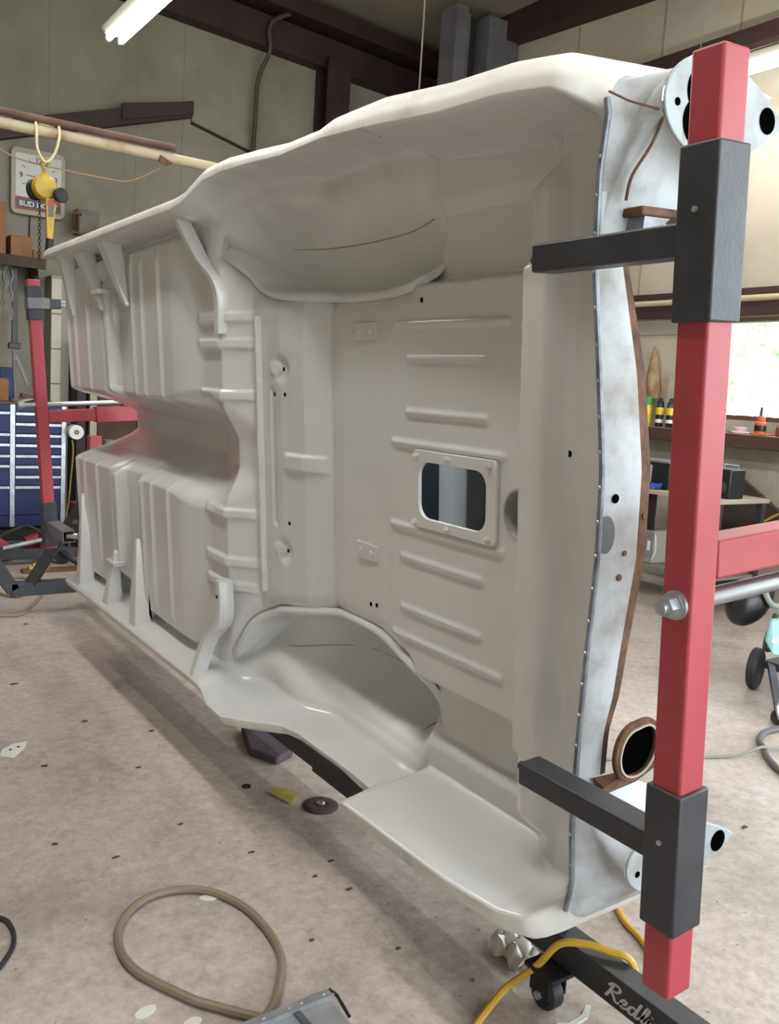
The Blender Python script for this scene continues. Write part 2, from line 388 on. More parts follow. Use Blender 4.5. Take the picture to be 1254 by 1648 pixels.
c1 = cradle('rotisserie_cradle', 'near rotisserie cradle with tall red post and black sleeves clamped to the tail', .747, -1.0, .38, -.952, [(.04, .265), (-.844, -.622)], [(.126, .17), (-.745, -.704)], 0, 1.085, 1, -.34)
u = .772
obj('offset_bar', MB().bbox((.747, .797), (-.312, -.256), (-1.60, -1.0535)), RED, c1, .004)
pts = [B(u, -.345, -1.0535 - .5465*i/220) for i in range(221)]
obj('threaded_rod', MB().tube(pts, [.0125+.0022*math.sin(i*math.pi/1.5) for i in range(221)], 10), ZINC, c1)
nu = obj('adjuster_nut', MB().tube([B(u, -.345, -1.0), B(u, -.345, -.992), B(u, -.345, -.9915), B(u, -.345, -.975)], [.019, .019, .015, .015], 6), ZINC, c1)
obj('rod_end', MB().cyl(B(u, -.345, -.98), B(u, -.345, -.966), .009, 12), ZINC, nu)
obj('washer', MB().cyl(B(u, -.345, -1.0), B(u, -.345, -.995), .021, 18), ZINC, nu)
obj('pivot_tube', MB().cyl(B(.80, -.285, -1.55), B(.45, -.285, -1.55), .04, 20), RED, c1)

c2 = cradle('rotisserie_cradle', 'far rotisserie cradle with red post beside the blue tool chest', 4.40, -.967, .338, -.925, [(.155, .31), (-.915, -.70)], [None, None], 0, 0, -1, 0, far=True)
obj('clamp_band', MB().bbox((4.385, 4.46), (.205, .255), (-1.055, -.958)), GREYSTEEL, c2, .003)
a_ = obj('arm', MB().bbox((4.40, 4.45), (.208, .252), (-1.11, -1.055)), BLACKP, c2, .003)
obj('arm_bolt', MB().cyl(B(4.42, .23, -1.11), B(4.42, .23, -1.15), .016, 10), ZINC, a_)
def hollow(u0, u1, v0, v1, w0, w1, th=.005):
    m = MB()
    m.bbox((u0, u1), (v0, v0+th), (w0, w1)).bbox((u0, u1), (v1-th, v1), (w0, w1)).bbox((u0, u1), (v0+th, v1-th), (w0, w0+th)).bbox((u0, u1), (v0+th, v1-th), (w1-th, w1))
    return m
a_ = obj('arm', hollow(4.10, 4.40, -.845, -.79, -1.03, -.975), GREYSTEEL, c2)
obj('arm_bolt', MB().cyl(B(4.12, -.817, -1.0), B(4.09, -.817, -1.04), .014, 10), ZINC, a_)
obj('offset_bar', MB().bbox((4.40, 4.45), (-.320, -.262), (-1.36, -1.020)), RED, c2, .004)
obj('slide_tube', MB().bbox((4.394, 4.456), (-.328, -.254), (-1.60, -1.24)), RED, c2, .004)
obj('rod', MB().cyl(B(4.42, -.235, -.90), B(4.42, -.235, -1.56), .011, 10), ZINC, c2)
obj('rod_bracket', MB().bbox((4.40, 4.44), (-.25, -.215), (-1.42, -1.38)), RED, c2)
obj('rod_knob', MB().cyl(B(4.42, -.235, -.915), B(4.42, -.235, -.89), .02, 12), ZINC, c2)
obj('pivot_tube', MB().cyl(B(4.46, -.285, -1.52), B(4.80, -.285, -1.52), .04, 20), RED, c2)

st = thing('rotisserie_stand', 'black rotisserie base frame on castors with a lettered floor beam', 'stand', (1.445, 2.8, 0))
obj('floor_beam', MB().b2((1.415, .15, .10), (1.477, 2.42, .168)), BLACKP, st, .004)
obj('floor_beam_inner', MB().b2((1.421, 2.40, .107), (1.471, 5.25, .161)), BLACKP, st, .004)
obj('near_upright', MB().b2((1.405, .50, .168), (1.487, .58, 1.02)), RED, st, .004)
obj('near_foot', MB().b2((.95, .15, .09), (1.95, .23, .17)), BLACKP, st, .004)
obj('far_upright', MB().b2((1.36, 4.86, .2), (1.425, 4.92, 1.02)), RED, st, .004)
obj('far_upright_cylinder', MB().cyl((1.47, 4.9, .3), (1.47, 4.9, .95), .02, 12).cyl((1.47, 4.9, .95), (1.47, 4.9, 1.0), .03, 12), GREYSTEEL, st)
far_foot = MB()
y = 5.15
for p, q in (((.60, y, .365), (.90, y, .365)), ((.885, y, .375), (1.035, y, .135)), ((1.02, y, .14), (1.85, y, .14)), ((1.85, y, .14), (2.0, y, .375)), ((1.98, y, .365), (2.3, y, .365))):
    far_foot.beam(p, q, .07, .075)
obj('far_foot', far_foot, BLACKP, st, .004)
obj('brace', MB().beam((1.13, y, .17), (1.42, 5.0, .72), .06, .06), BLACKP, st, .004)
obj('brace', MB().beam((1.5, 5.15, .17), (1.30, 4.9, .55), .03, .03), BLACKP, st, .002)
obj('beam_bolt', MB().cyl((1.446, 1.30, .168), (1.446, 1.30, .182), .013, 6).cyl((1.446, 1.30, .182), (1.446, 1.30, .194), .008, 10), BLACK, st)
STROKES = [[(.1, 1.45), (.35, 1.95), (.9, 2.0), (1.15, 1.65), (.95, 1.2), (.45, 1.0), (.8, .6), (1.1, .1), (1.35, .05), (1.5, .25), (1.9, .55), (1.95, .95), (1.7, 1.0), (1.55, .55), (1.7, .05), (2.0, .05), (2.25, .3), (2.4, .5)],
           [(.15, 1.5), (.32, 1.82), (.47, 1.85), (.42, 1.2), (.32, .45), (.2, 0)],
           [(2.9, .85), (2.6, 1.0), (2.35, .7), (2.35, .2), (2.6, 0), (2.85, .3), (2.98, 1.2), (3.05, 2.0)], [(3.0, 1.3), (2.95, .2), (3.1, .02), (3.35, .3), (3.7, 1.2), (3.75, 1.95), (3.58, 2.0), (3.5, 1.2), (3.55, .2), (3.75, .02), (3.95, .3), (4.1, 1.0), (4.1, .2), (4.25, .02), (4.45, .3), (4.6, 1.0), (4.6, .5), (4.6, 0)],
           [(4.6, .5), (4.85, 1.0), (5.05, .9), (5.05, .2), (5.2, .02), (5.4, .3), (5.75, .55), (5.8, .95), (5.55, 1.0), (5.45, .5), (5.6, .05), (5.9, .1), (6.2, .4)], [(4.16, 1.4), (4.22, 1.5)]]
tx = MB()
for kq, sk in enumerate(STROKES):
    P = [np.array(q) for q in smooth_path([np.array(q + (0,)) for q in sk], 6)]; L_, R_ = [], []
    for i in range(len(P)):
        t_ = P[min(i+1, len(P)-1)] - P[max(i-1, 0)]; t_ = t_/(np.linalg.norm(t_)+1e-9); n_ = np.array([-t_[1], t_[0], 0])*.13
        for lst, q in ((L_, P[i]+n_), (R_, P[i]-n_)): lst.append((1.4143 - .0002*kq, 1.145 - (q[0]+.22*q[1])*.0285, .116 + q[1]*.0185))
    o_ = len(tx.v); m_ = len(P); tx.add(L_+R_, [(i, i+1, m_+i+1, m_+i) for i in range(m_-1)])
obj('lettering', tx, DECAL, st, label='silver script lettering on the beam')
def castor(x, y, label=None):
    k = obj('castor_plate', MB().b2((x-.035, y-.045, .088), (x+.035, y+.045, .099)).b2((x-.028, y-.03, .04), (x-.023, y+.03, .09)).b2((x+.023, y-.03, .04), (x+.028, y+.03, .09)), BLACK, st, .002)
    obj('castor_wheel', MB().lathe([(.012, -.021), (.030, -.021), (.038, -.014), (.039, 0), (.038, .014), (.030, .021), (.012, .021)], (x, y, .0395), (1, 0, 0), 24), mat('castor_rubber', '17171a', .5), k)
    obj('axle_bolt', MB().cyl((x-.034, y, .0395), (x+.034, y, .0395), .010, 6), ZINC, k)
castor(1.395, 1.285); castor(.70, 5.15); castor(2.2, 5.15); castor(1.0, .19); castor(1.9, .19)
for x in (.70, 2.2): obj('castor_stem', MB().cyl((x, 5.15, .099), (x, 5.15, .33), .02, 12), BLACKP, st)

# ------------------------------------------------------------------ car body (underside towards the camera)
def ss(x, a, b):
    t = np.clip((np.asarray(x, float)-a)/(b-a), 0, 1); return t*t*(3-2*t)
def seg_dist(U, V, poly):
    d = np.full(U.shape, 9.)
    for (a, b), (c, e) in zip(poly[:-1], poly[1:]):
        dx, dy = c-a, e-b; L = dx*dx+dy*dy
        t = np.clip(((U-a)*dx + (V-b)*dy)/L, 0, 1)
        d = np.minimum(d, np.hypot(U-a-t*dx, V-b-t*dy))
    return d
def inside(U, V, poly):
    r = np.zeros(U.shape, bool); n = len(poly)
    for i in range(n):
        (a, b), (c, e) = poly[i], poly[(i+1) % n]
        if b == e: continue
        cr = ((b > V) != (e > V)) & (U < (c-a)*(V-b)/(e-b)+a); r ^= cr
    return r
# edge of the sills, wheel openings and quarters: u, v, w (lower side, then upper side)
LIP_LO = np.array([(.9, -.975, -1.065), (1.04, -.975, -1.065), (1.065, -1.01, -1.05), (1.10, -1.034, -1.035), (1.16, -1.045, -1.02), (1.3, -1.043, -1.0), (1.55, -1.042, -.992), (1.683, -1.042, -.987), (1.70, -1.042, -1.085), (1.8, -1.042, -1.09), (2.08, -1.042, -1.09),
                   (2.16, -1.045, -1.078), (2.25, -1.05, -1.02), (2.33, -1.05, -.965), (2.44, -1.046, -.965), (2.55, -1.043, -.995), (2.65, -1.043, -1.0), (4.3, -1.043, -1.0)])
LIP_UP = np.array([(.9, .372, -1.07), (1.02, .372, -1.07), (1.05, .395, -1.05), (1.09, .412, -1.035), (1.21, .426, -1.03), (1.383, .433, -1.03), (1.59, .453, -1.03), (1.825, .474, -1.045), (2.04, .474, -1.05),
                   (2.21, .486, -1.05), (2.38, .492, -1.045), (2.48, .48, -1.03), (2.57, .435, -1.005), (2.66, .425, -1.0), (4.3, .425, -1.0)])
def lip(L, u): return np.interp(u, L[:, 0], L[:, 1]), np.interp(u, L[:, 0], L[:, 2])
SEAM = np.array([(-1.06, 1.05), (-.997, 1.046), (-.94, 1.033), (-.832, 1.038), (-.676, 1.031), (-.502, 1.018), (-.336, 1.003), (-.19, 1.0), (-.03, 1.015), (.135, 1.033), (.276, 1.031), (.365, 1.017), (.393, 1.024), (.5, 1.03)])
def seam_u(v): return np.interp(v, SEAM[:, 0], SEAM[:, 1])
WELL_UP = [(2.64, .60), (2.57, .41), (2.55, .335), (2.565, .30), (2.52, .272), (2.46, .225), (2.42, .19), (2.31, .165), (2.03, .146), (1.856, .144), (1.725, .153), (1.655, .18), (1.635, .227), (1.628, .32), (1.632, .45), (1.64, .60)]
WELL_LO = [(2.50, -1.2), (2.565, -1.05), (2.60, -.97), (2.53, -.905), (2.48, -.83), (2.40, -.79), (2.31, -.76), (2.05, -.717), (1.86, -.714), (1.75, -.74), (1.68, -.77), (1.645, -.835), (1.625, -.9), (1.64, -.99), (1.685, -1.05), (1.69, -1.2)]
BASEU = [.9, 1.02, 1.06, 1.15, 1.25, 1.77, 1.80, 2.02, 2.10, 2.19, 2.30, 2.42, 2.46, 2.56, 2.72, 3.4, 4.3]
BASEW = [-1.15, -1.15, -1.155, -1.165, -1.2, -1.2, -1.203, -1.213, -1.226, -1.187, -1.172, -1.176, -1.172, -1.108, -1.112, -1.125, -1.125]
def bead(u, c, h, wd): return h*np.exp(-((u-c)/wd)**2)
def floor_w(U, V):
    A = V-VC; aa = np.abs(A)
    W = np.interp(U, BASEU, BASEW)
    # rounded boxed rail near the tail
    rail = ss(U, 1.253, 1.232)*ss(U, 1.135, 1.18)*ss(aa, .66, .58)
    W = np.maximum(W, W*(1-rail) + rail*(-1.118 - .9*(U-1.195)**2*10*(U < 1.195)))
    W += bead(U, 1.075, .004, .012)*ss(aa, .66, .5)
    # side troughs of the boot
    tr = ss(aa, .455, .475)*ss(U, 1.69, 1.66)*ss(U, 1.20, 1.28)
    W -= .05*tr*(1 - .0*aa)
    W += .022*tr*ss(aa, .60, .64)
    sd = np.where(A < 0, ss(U - .9*(-A-.47), 1.25, 1.50), 1)
    # ribs of the boot floor
    for c, u0, u1 in ((.065, 1.36, 1.76), (-.01, 1.42, 1.71), (-.133, 1.425, 1.71), (-.207, 1.365, 1.77), (-.406, 1.365, 1.775), (-.48, 1.43, 1.73), (-.606, 1.43, 1.73), (-.679, 1.36, 1.767)):
        W += .0065*np.exp(-((V-c)/.0072)**2)*ss(U, u0-.012, u0+.006)*ss(U, u1+.012, u1-.006)
    # axle panel: dimples and a cross bead
    for vv in (-.043, -.572):
        W -= .012*np.exp(-(((U-2.30)/.035)**2 + ((V-vv)/.035)**2)**2)
        W += .007*np.exp(-(((U-2.335)/.03)**2 + ((V-vv)/.02)**2)**2)
    W += .010*ss(np.abs(V+.305), .028, .018)*ss(U, 2.10, 2.15)*ss(U, 2.30, 2.26)
    W -= .008*ss(np.abs(V+.30), .21, .19)*ss(U, 2.335, 2.345)*ss(U, 2.375, 2.365)
    # flange line of the axle panel
    # heel panel ribs
    for vv in (.108, .03, -.125, -.49, -.645, -.725):
        W += .012*ss(np.abs(V-vv), .020, .010)*ss(U, 2.45, 2.48)*ss(U, 2.74, 2.70)
    # centre tunnel
    hw = np.interp(U, [2.40, 2.5, 2.65, 2.8, 3.0, 4.3], [.02, .10, .17, .16, .125, .13])
    td = np.interp(U, [2.42, 2.55, 2.75, 3.0, 4.2], [0, .045, .12, .19, .255])
    tun = ss(aa, hw+.035, hw*.25)
    # floor pans with beads
    def pan(u0, u1, beads, soft):
        lo = ss(aa, .105, .165)*ss(aa, .70, .655 if u0 < 3 else .66)
        e = ss(U, u0-.012, u0+soft)*ss(U, u1+.015, u1-.02)
        P = .044*e*lo
        for b in beads: P += .010*np.exp(-((U-b)/.0105)**2)*lo*ss(aa, .12, .19)*ss(aa, .66, .6)
        P -= .010*ss(aa, .52, .58)*e*lo*0
        return P
    W += pan(2.70, 3.315, (3.275, 3.165, 2.985), .19) + pan(3.66, 4.3, (4.06, 3.87, 4.17), .03)
    # cross rails between the pans
    low = ss(aa, .12, .18)*ss(aa, .64, .56)
    W += (.05*ss(U, 3.585, 3.60)*ss(U, 3.655, 3.64) + .040*ss(U, 3.318, 3.328)*ss(U, 3.352, 3.342))*low
    W -= td*tun
    return W
WRIM_UP = [(.9, -1.2), (2.1, -1.2), (2.31, -1.185), (2.42, -1.15), (2.5, -1.09), (2.6, -1.0), (3, -1.0)]
def body_w(U, V, vlo, wlo, vup, wup):
    W = floor_w(U, V)
    # wheel wells
    for poly, rim, D, vl, wl, sg in ((WELL_UP, WRIM_UP, .30, vup, wup, 1), (WELL_LO, WRIM_UP, .36, vlo, wlo, -1)):
        d = seg_dist(U, V, poly); ins = inside(U, V, poly)
        dl = np.abs(vl-V)
        rimw = np.interp(U, [q[0] for q in rim], [q[1] for q in rim])
        # the floor rolls up around the opening
        near = (~ins)*np.exp(-(d/.03)**2)*ss(U, 1.66, 1.72)
        W = W - .018*near
        g = np.clip(d/.11, 0, 1); prof = np.sqrt(np.clip(1-(1-g)**2, 0, 1))
        gl = np.clip(dl/.24, 0, 1); profl = np.clip(1-(1-gl)**2, 0, 1)**.8
        deep = rimw - D*prof
        outer = wl - (D-.06)*profl
        bowl = np.maximum(deep, outer)
        # front of the bowl sweeps forward and out
        bowl = bowl*(1) + .0
        W = np.where(ins, np.minimum(W-.0, bowl), W)
    # returns to the edge
    for vl, wl, poly in ((vlo, wlo, WELL_LO), (vup, wup, WELL_UP)):
        dl = np.abs(vl-V)
        k = 1 - ss(dl, .002, .045)
        ins = inside(U, V, poly)
        k = np.where(ins, 1 - ss(dl, .0, .02), k)
        W = W*(1-k) + wl*k
    # return at the tail seam
    du = U-seam_u(V); k = 1 - ss(du, .004, .04)
    W = W*(1-k) + (-1.09)*k
    return W
UF = 4.21
su = np.concatenate([np.linspace(0, .03, 8)[:-1], np.linspace(.03, .28, 190)[:-1], np.linspace(.28, .55, 170)[:-1], np.linspace(.55, 1, 230)])
edge = np.concatenate([np.linspace(0, .004, 3)[:-1], np.linspace(.004, .05, 22)[:-1]])
tt = np.concatenate([edge, np.linspace(.05, 1.45, 440), 1.5-edge[::-1]])/1.5
NU, NT = len(su), len(tt)
UU = np.zeros((NU, NT)); VV = np.zeros((NU, NT)); VLO = np.zeros((NU, NT)); WLO = VLO.copy(); VUP = VLO.copy(); WUP = VLO.copy()
v0 = np.broadcast_to(-1.043 + tt[None, :]*1.468, (NU, NT))
for it in range(4):
    ur = seam_u(v0); UU = ur + su[:, None]*(UF-ur)
    VLO, WLO = lip(LIP_LO, UU); VUP, WUP = lip(LIP_UP, UU)
    v0 = VLO + tt[None, :]*(VUP-VLO)
VV = v0
WW = body_w(UU, VV, VLO, WLO, VUP, WUP)
msk = np.zeros_like(WW)
for poly, vl in ((WELL_UP, VUP), (WELL_LO, VLO)):
    msk = np.maximum(msk, np.exp(-(seg_dist(UU, VV, poly)/.022)**2)*ss(np.abs(vl-VV), .0, .03)*ss(UU, 2.2, 2.42))
    msk = np.maximum(msk, .9*inside(UU, VV, poly)*ss(np.abs(vl-VV), .0, .03)*ss(seg_dist(UU, VV, poly), .012, .04))
for it in range(60):
    av = WW.copy(); av[1:-1, 1:-1] = (WW[2:, 1:-1]+WW[:-2, 1:-1]+WW[1:-1, 2:]+WW[1:-1, :-2])/4
    WW = WW + msk*(av-WW)
# rolled outer skin on both sides
def skin(L, sg, col):
    u = UU[:, col]; vl, wl = VV[:, col], WW[:, col]
    rv = np.interp(u, [1.0, 1.15, 1.6, 1.80, 1.86, 2.3, 2.5, 2.6, 4.3], [.055, .058, .062, .05, .035, .04, .045, .038, .036]); rw = np.interp(u, [1, 1.8, 2.6, 4.3], [.06, .06, .05, .04])
    rows = []
    for th in np.linspace(0, math.pi/2, 8)[1:]:
        rows.append((u, vl + sg*rv*math.sin(th), wl - rw*(1-math.cos(th))))
    for k in (.06, .14, .24, .36):
        rows.append((u, vl + sg*(rv + .05*k), wl - rw - k))
    return rows
rows_lo = skin(LIP_LO, -1, 0)[::-1]; rows_up = skin(LIP_UP, 1, NT-1)
def stack(rows): return [np.stack(r, 1) for r in rows]
cols = [np.stack([UU[:, j], VV[:, j], WW[:, j]], 1) for j in range(NT)]
hx, hy, hw_, hh = 1.530, -.308, .122, .066
def in_hatch(u, v):
    du, dv = abs(u-hx)-hw_+.03, abs(v-hy)-hh+.03
    return math.hypot(max(du, 0), max(dv, 0)) < .034
def grid_mesh(allc, holes=False):
    G = np.stack(allc, 1); nu, nt = G.shape[:2]; P = Barr(G.reshape(-1, 3)); F = []
    for i in range(nu-1):
        for j in range(nt-1):
            if holes and i < 330:
                u, v = G[i, j, 0], G[i, j, 1]
                if 1.2 < u < 1.7 and -.45 < v < -.18 and (in_hatch(u, v) or math.hypot((u-1.316)/1., v+.319) < .047): continue
            a = i*nt+j; F.append((a, a+1, a+nt+1, a+nt))
    mb = MB(); mb.v = P; mb.f = F
    return mb
car = thing('car_body', 'bare white car body shell turned on its side, underside facing out', 'car body', B(2.6, -1.09, -1.2), M4=BR)
gm_ = grid_mesh(cols, True)
ub = obj('underbody', gm_, PAINT, car, angle=60, label='smooth white painted floor pans and wheel wells')
for nm, rows, last in (('lower_side_skin', stack(rows_lo)+[cols[0]], 0), ('upper_side_skin', [cols[-1]]+stack(rows_up), 1)):
    o = obj(nm, grid_mesh(rows), PAINT_EDGE, car, angle=70)
# proud lip round the wheel wells
def resamp2(P, n):
    P = np.array(P, float); d = np.concatenate([[0], np.cumsum(np.hypot(*np.diff(P, axis=0).T))]); t = np.linspace(0, d[-1], n)
    return np.stack([np.interp(t, d, P[:, 0]), np.interp(t, d, P[:, 1])], 1)
def surf_at(a, b):
    a = np.array([[a]]); b = np.array([[b]]); vl, wl = lip(LIP_LO, a); vu, wu = lip(LIP_UP, a)
    return float(body_w(a, b, vl, wl, vu, wu)[0, 0])
def well_lip(poly, k0, k1, sg, n=90):
    Q = np.array(smooth_path([np.array(q) for q in poly[k0:k1]], 6)); Q = resamp2(Q, n)
    T = np.gradient(Q, axis=0); T /= np.linalg.norm(T, axis=1)[:, None]; N = np.stack([-T[:, 1], T[:, 0]], 1)*sg   # N points into the well
    wo = np.array([surf_at(a, min(max(b, -1.035), .42)) for a, b in (Q - N*.030)])
    for _ in range(10): wo[1:-1] = (wo[2:]+wo[:-2]+2*wo[1:-1])/4
    ii = np.arange(n); tp = ss(ii, 0, 16)*ss(ii, n-1, n-9); rows = []
    for off, dw in ((-.016, -.006), (-.010, .002), (-.003, .0055), (.003, .004), (.007, -.004), (.012, -.03), (.022, -.09)):
        rows.append(np.stack([Q[:, 0]+N[:, 0]*off, Q[:, 1]+N[:, 1]*off, wo + dw*tp - .012*(1-tp)], 1))
    return grid_mesh(rows)
# boot floor fittings
def rrect(u0, u1, v0, v1, r, w, n=6):
    P = []
    for cu, cv, a0 in ((u1-r, v1-r, 0), (u0+r, v1-r, 90), (u0+r, v0+r, 180), (u1-r, v0+r, 270)):
        for k in range(n+1):
            a = math.radians(a0+90*k/n); P.append(B(cu+r*math.cos(a), cv+r*math.sin(a), w))
    return P
hf = obj('access_frame', MB().ring(rrect(1.378, 1.674, -.397, -.216, .014, -1.2), rrect(1.411, 1.650, -.373, -.243, .035, -1.2), BW*.010), PAINT, car, .002, label='white bolted frame round the boot floor opening')
for (a, b) in ((1.655, -.230), (1.54, -.229), (1.40, -.229), (1.661, -.386), (1.542, -.386), (1.40, -.384)):
    obj('bolt', MB().cyl(B(a, b, -1.19), B(a, b, -1.181), .0075, 6).cyl(B(a, b, -1.181), B(a, b, -1.176), .004, 8), PAINT_EDGE, hf)
n = 28
rim = [B(1.316+.047*math.cos(2*math.pi*k/n), -.319+.053*math.sin(2*math.pi*k/n), -1.197) for k in range(n)]
rin = [B(1.316+.043*math.cos(2*math.pi*k/n), -.319+.049*math.sin(2*math.pi*k/n), -1.197) for k in range(n)]
cl = MB().ring(rim, rin, -BW*.10)
obj('drain_collar', cl, mat('collar_grey', 'aaa8a5', .5), car)
obj('collar_floor', MB().prism([p - BW*.10 for p in rim], -BW*.004), mat('collar_grey', 'aaa8a5', .5), car)
obj('hatch_backing', MB().bbox((1.40, 2.1), (-.62, .02), (-1.62, -1.60)).bbox((1.40, 1.42), (-.62, .02), (-1.6, -1.30)).bbox((1.42, 2.1), (-.62, -.60), (-1.6, -1.28)), mat('opening_shade', '16181b', .5), car)  # dark panels added so the opening looks shaded instead of showing the room
obj('lit_strip_tube', MB().cyl(B(1.79, -.599, -1.40), B(1.79, -.001, -1.40), .036, 18), mat('lit_strip_blue', 'dfe6ee', .4), car)  # stands for the pale strip; bluish room light put into its colour
obj('interior_rib', MB().bbox((1.95, 1.975), (-.59, -.01), (-1.5, -1.34)), mat('blue_grey', '46525e', .5), car)
obj('well_lip', well_lip(WELL_UP, 2, 13, -1), PAINT, car, angle=50)
obj('well_lip', well_lip(WELL_LO, 2, 13, 1), PAINT, car, angle=50)
# seat of the two small plates, slots and drain holes
for v0_, v1_ in ((.034, .076), (-.523, -.481)):
    p = obj('patch_plate', MB().bbox((1.846, 1.948), (v0_, v1_), (-1.215, -1.202)), PAINT, car, .001)
    for uu in (1.872, 1.925): obj('rivet', MB().cyl(B(uu, (v0_+v1_)/2, -1.203), B(uu, (v0_+v1_)/2, -1.198), .007, 8), PAINT_EDGE, p)
for a, b in ((2.299, -.043), (2.354, -.116), (2.279, -.114), (2.342, -.492), (2.270, -.485), (2.297, -.572), (1.881, -.640), (1.851, -.636), (1.146, -.178), (1.655, .118)):
    ww = float(floor_w(np.array([[a]]), np.array([[b]]))[0, 0])
    obj('drain_hole', MB().lathe([(.0065, 0), (.0055, .0012)], B(a, b, ww-.0003), BW, 10), DARK, car)
fl = MB()
for k in range(1): fl.bbox((2.424, 2.434), (-.722, .110), (-1.19, -1.158))
obj('panel_flange', fl, PAINT_EDGE, car, .001)
# tail: bare-metal seam, rear panel, rusty gutter
vs_ = np.linspace(.385, -1.0, 60)
obj('seam_flange', MB().tube([B(seam_u(v)-.003, v, -1.087) for v in vs_], .0052, 8), BAREMETAL, car, label='bare metal welded seam along the tail')
for v in np.linspace(.30, -.9, 22):
    obj('spot_weld', MB().lathe([(.0035, 0), (.002, .002)], B(seam_u(v)-.004, v, -1.0805), BW, 8), ZINC, car)
EDGE = np.array([(.42, -1.15), (.229, -1.150), (.136, -1.154), (-.03, -1.184), (-.198, -1.192), (-.349, -1.192), (-.592, -1.169), (-.656, -1.152), (-.80, -1.15)])[::-1]
vv_ = np.linspace(.25, -.74, 70)
def rp(v, k):
    we = np.interp(v, EDGE[:, 0], EDGE[:, 1]); us = seam_u(v)
    w = -1.088 + (we + 1.088)*k
    return B(us - .004 - .010*math.sin(k*math.pi*.62), v, w)
def sheet(fn, vl, ks, th=.004):
    nv, nk = len(vl), len(ks); P = [fn(v, k) for v in vl for k in ks]; off = BU*th
    V = P + [p+off for p in P]; F = []; o = nv*nk
    for i in range(nv-1):
        for j in range(nk-1):
            a = i*nk+j; F += [(a, a+1, a+nk+1, a+nk), (o+a, o+a+nk, o+a+nk+1, o+a+1)]
    for i in range(nv-1):
        a = i*nk; F += [(a, a+nk, o+a+nk, o+a)]; a += nk-1; F += [(a, o+a, o+a+nk, a+nk)]
    for j in range(nk-1):
        F += [(j, o+j, o+j+1, j+1)]; a = (nv-1)*nk+j; F += [(a, a+1, o+a+1, o+a)]
    mb = MB(); mb.add(V, F); return mb
obj('rear_panel', sheet(rp, vv_, np.linspace(0, .78, 10)), PRIMER, car, angle=60, label='scuffed white primer tail panel')
obj('rear_gutter', sheet(rp, vv_, np.linspace(.78, 1.0, 5), .012), RUST, car, angle=60, label='rusty brown edge of the tail panel')
for a, b, r in ((-.235, .25, .008), (-.372, .45, .006), (-.33, .5, .005), (-.27, .9, .006)):
    q = rp(a, b); obj('panel_hole', MB().lathe([(r, 0), (r*.9, .0015)], q - BU*.0012, -BU, 12), DARK if r > .006 else RUST, car)
q = [rp(-.295 + .032*math.sin(t_), .1 + .16*math.cos(t_)) - BU*.002 for t_ in np.linspace(0, 2*math.pi, 20)[:-1]]
obj('oval_hole', MB().prism(q, -BU*.001), mat('grey_recess', '5d5f62', .6), car)
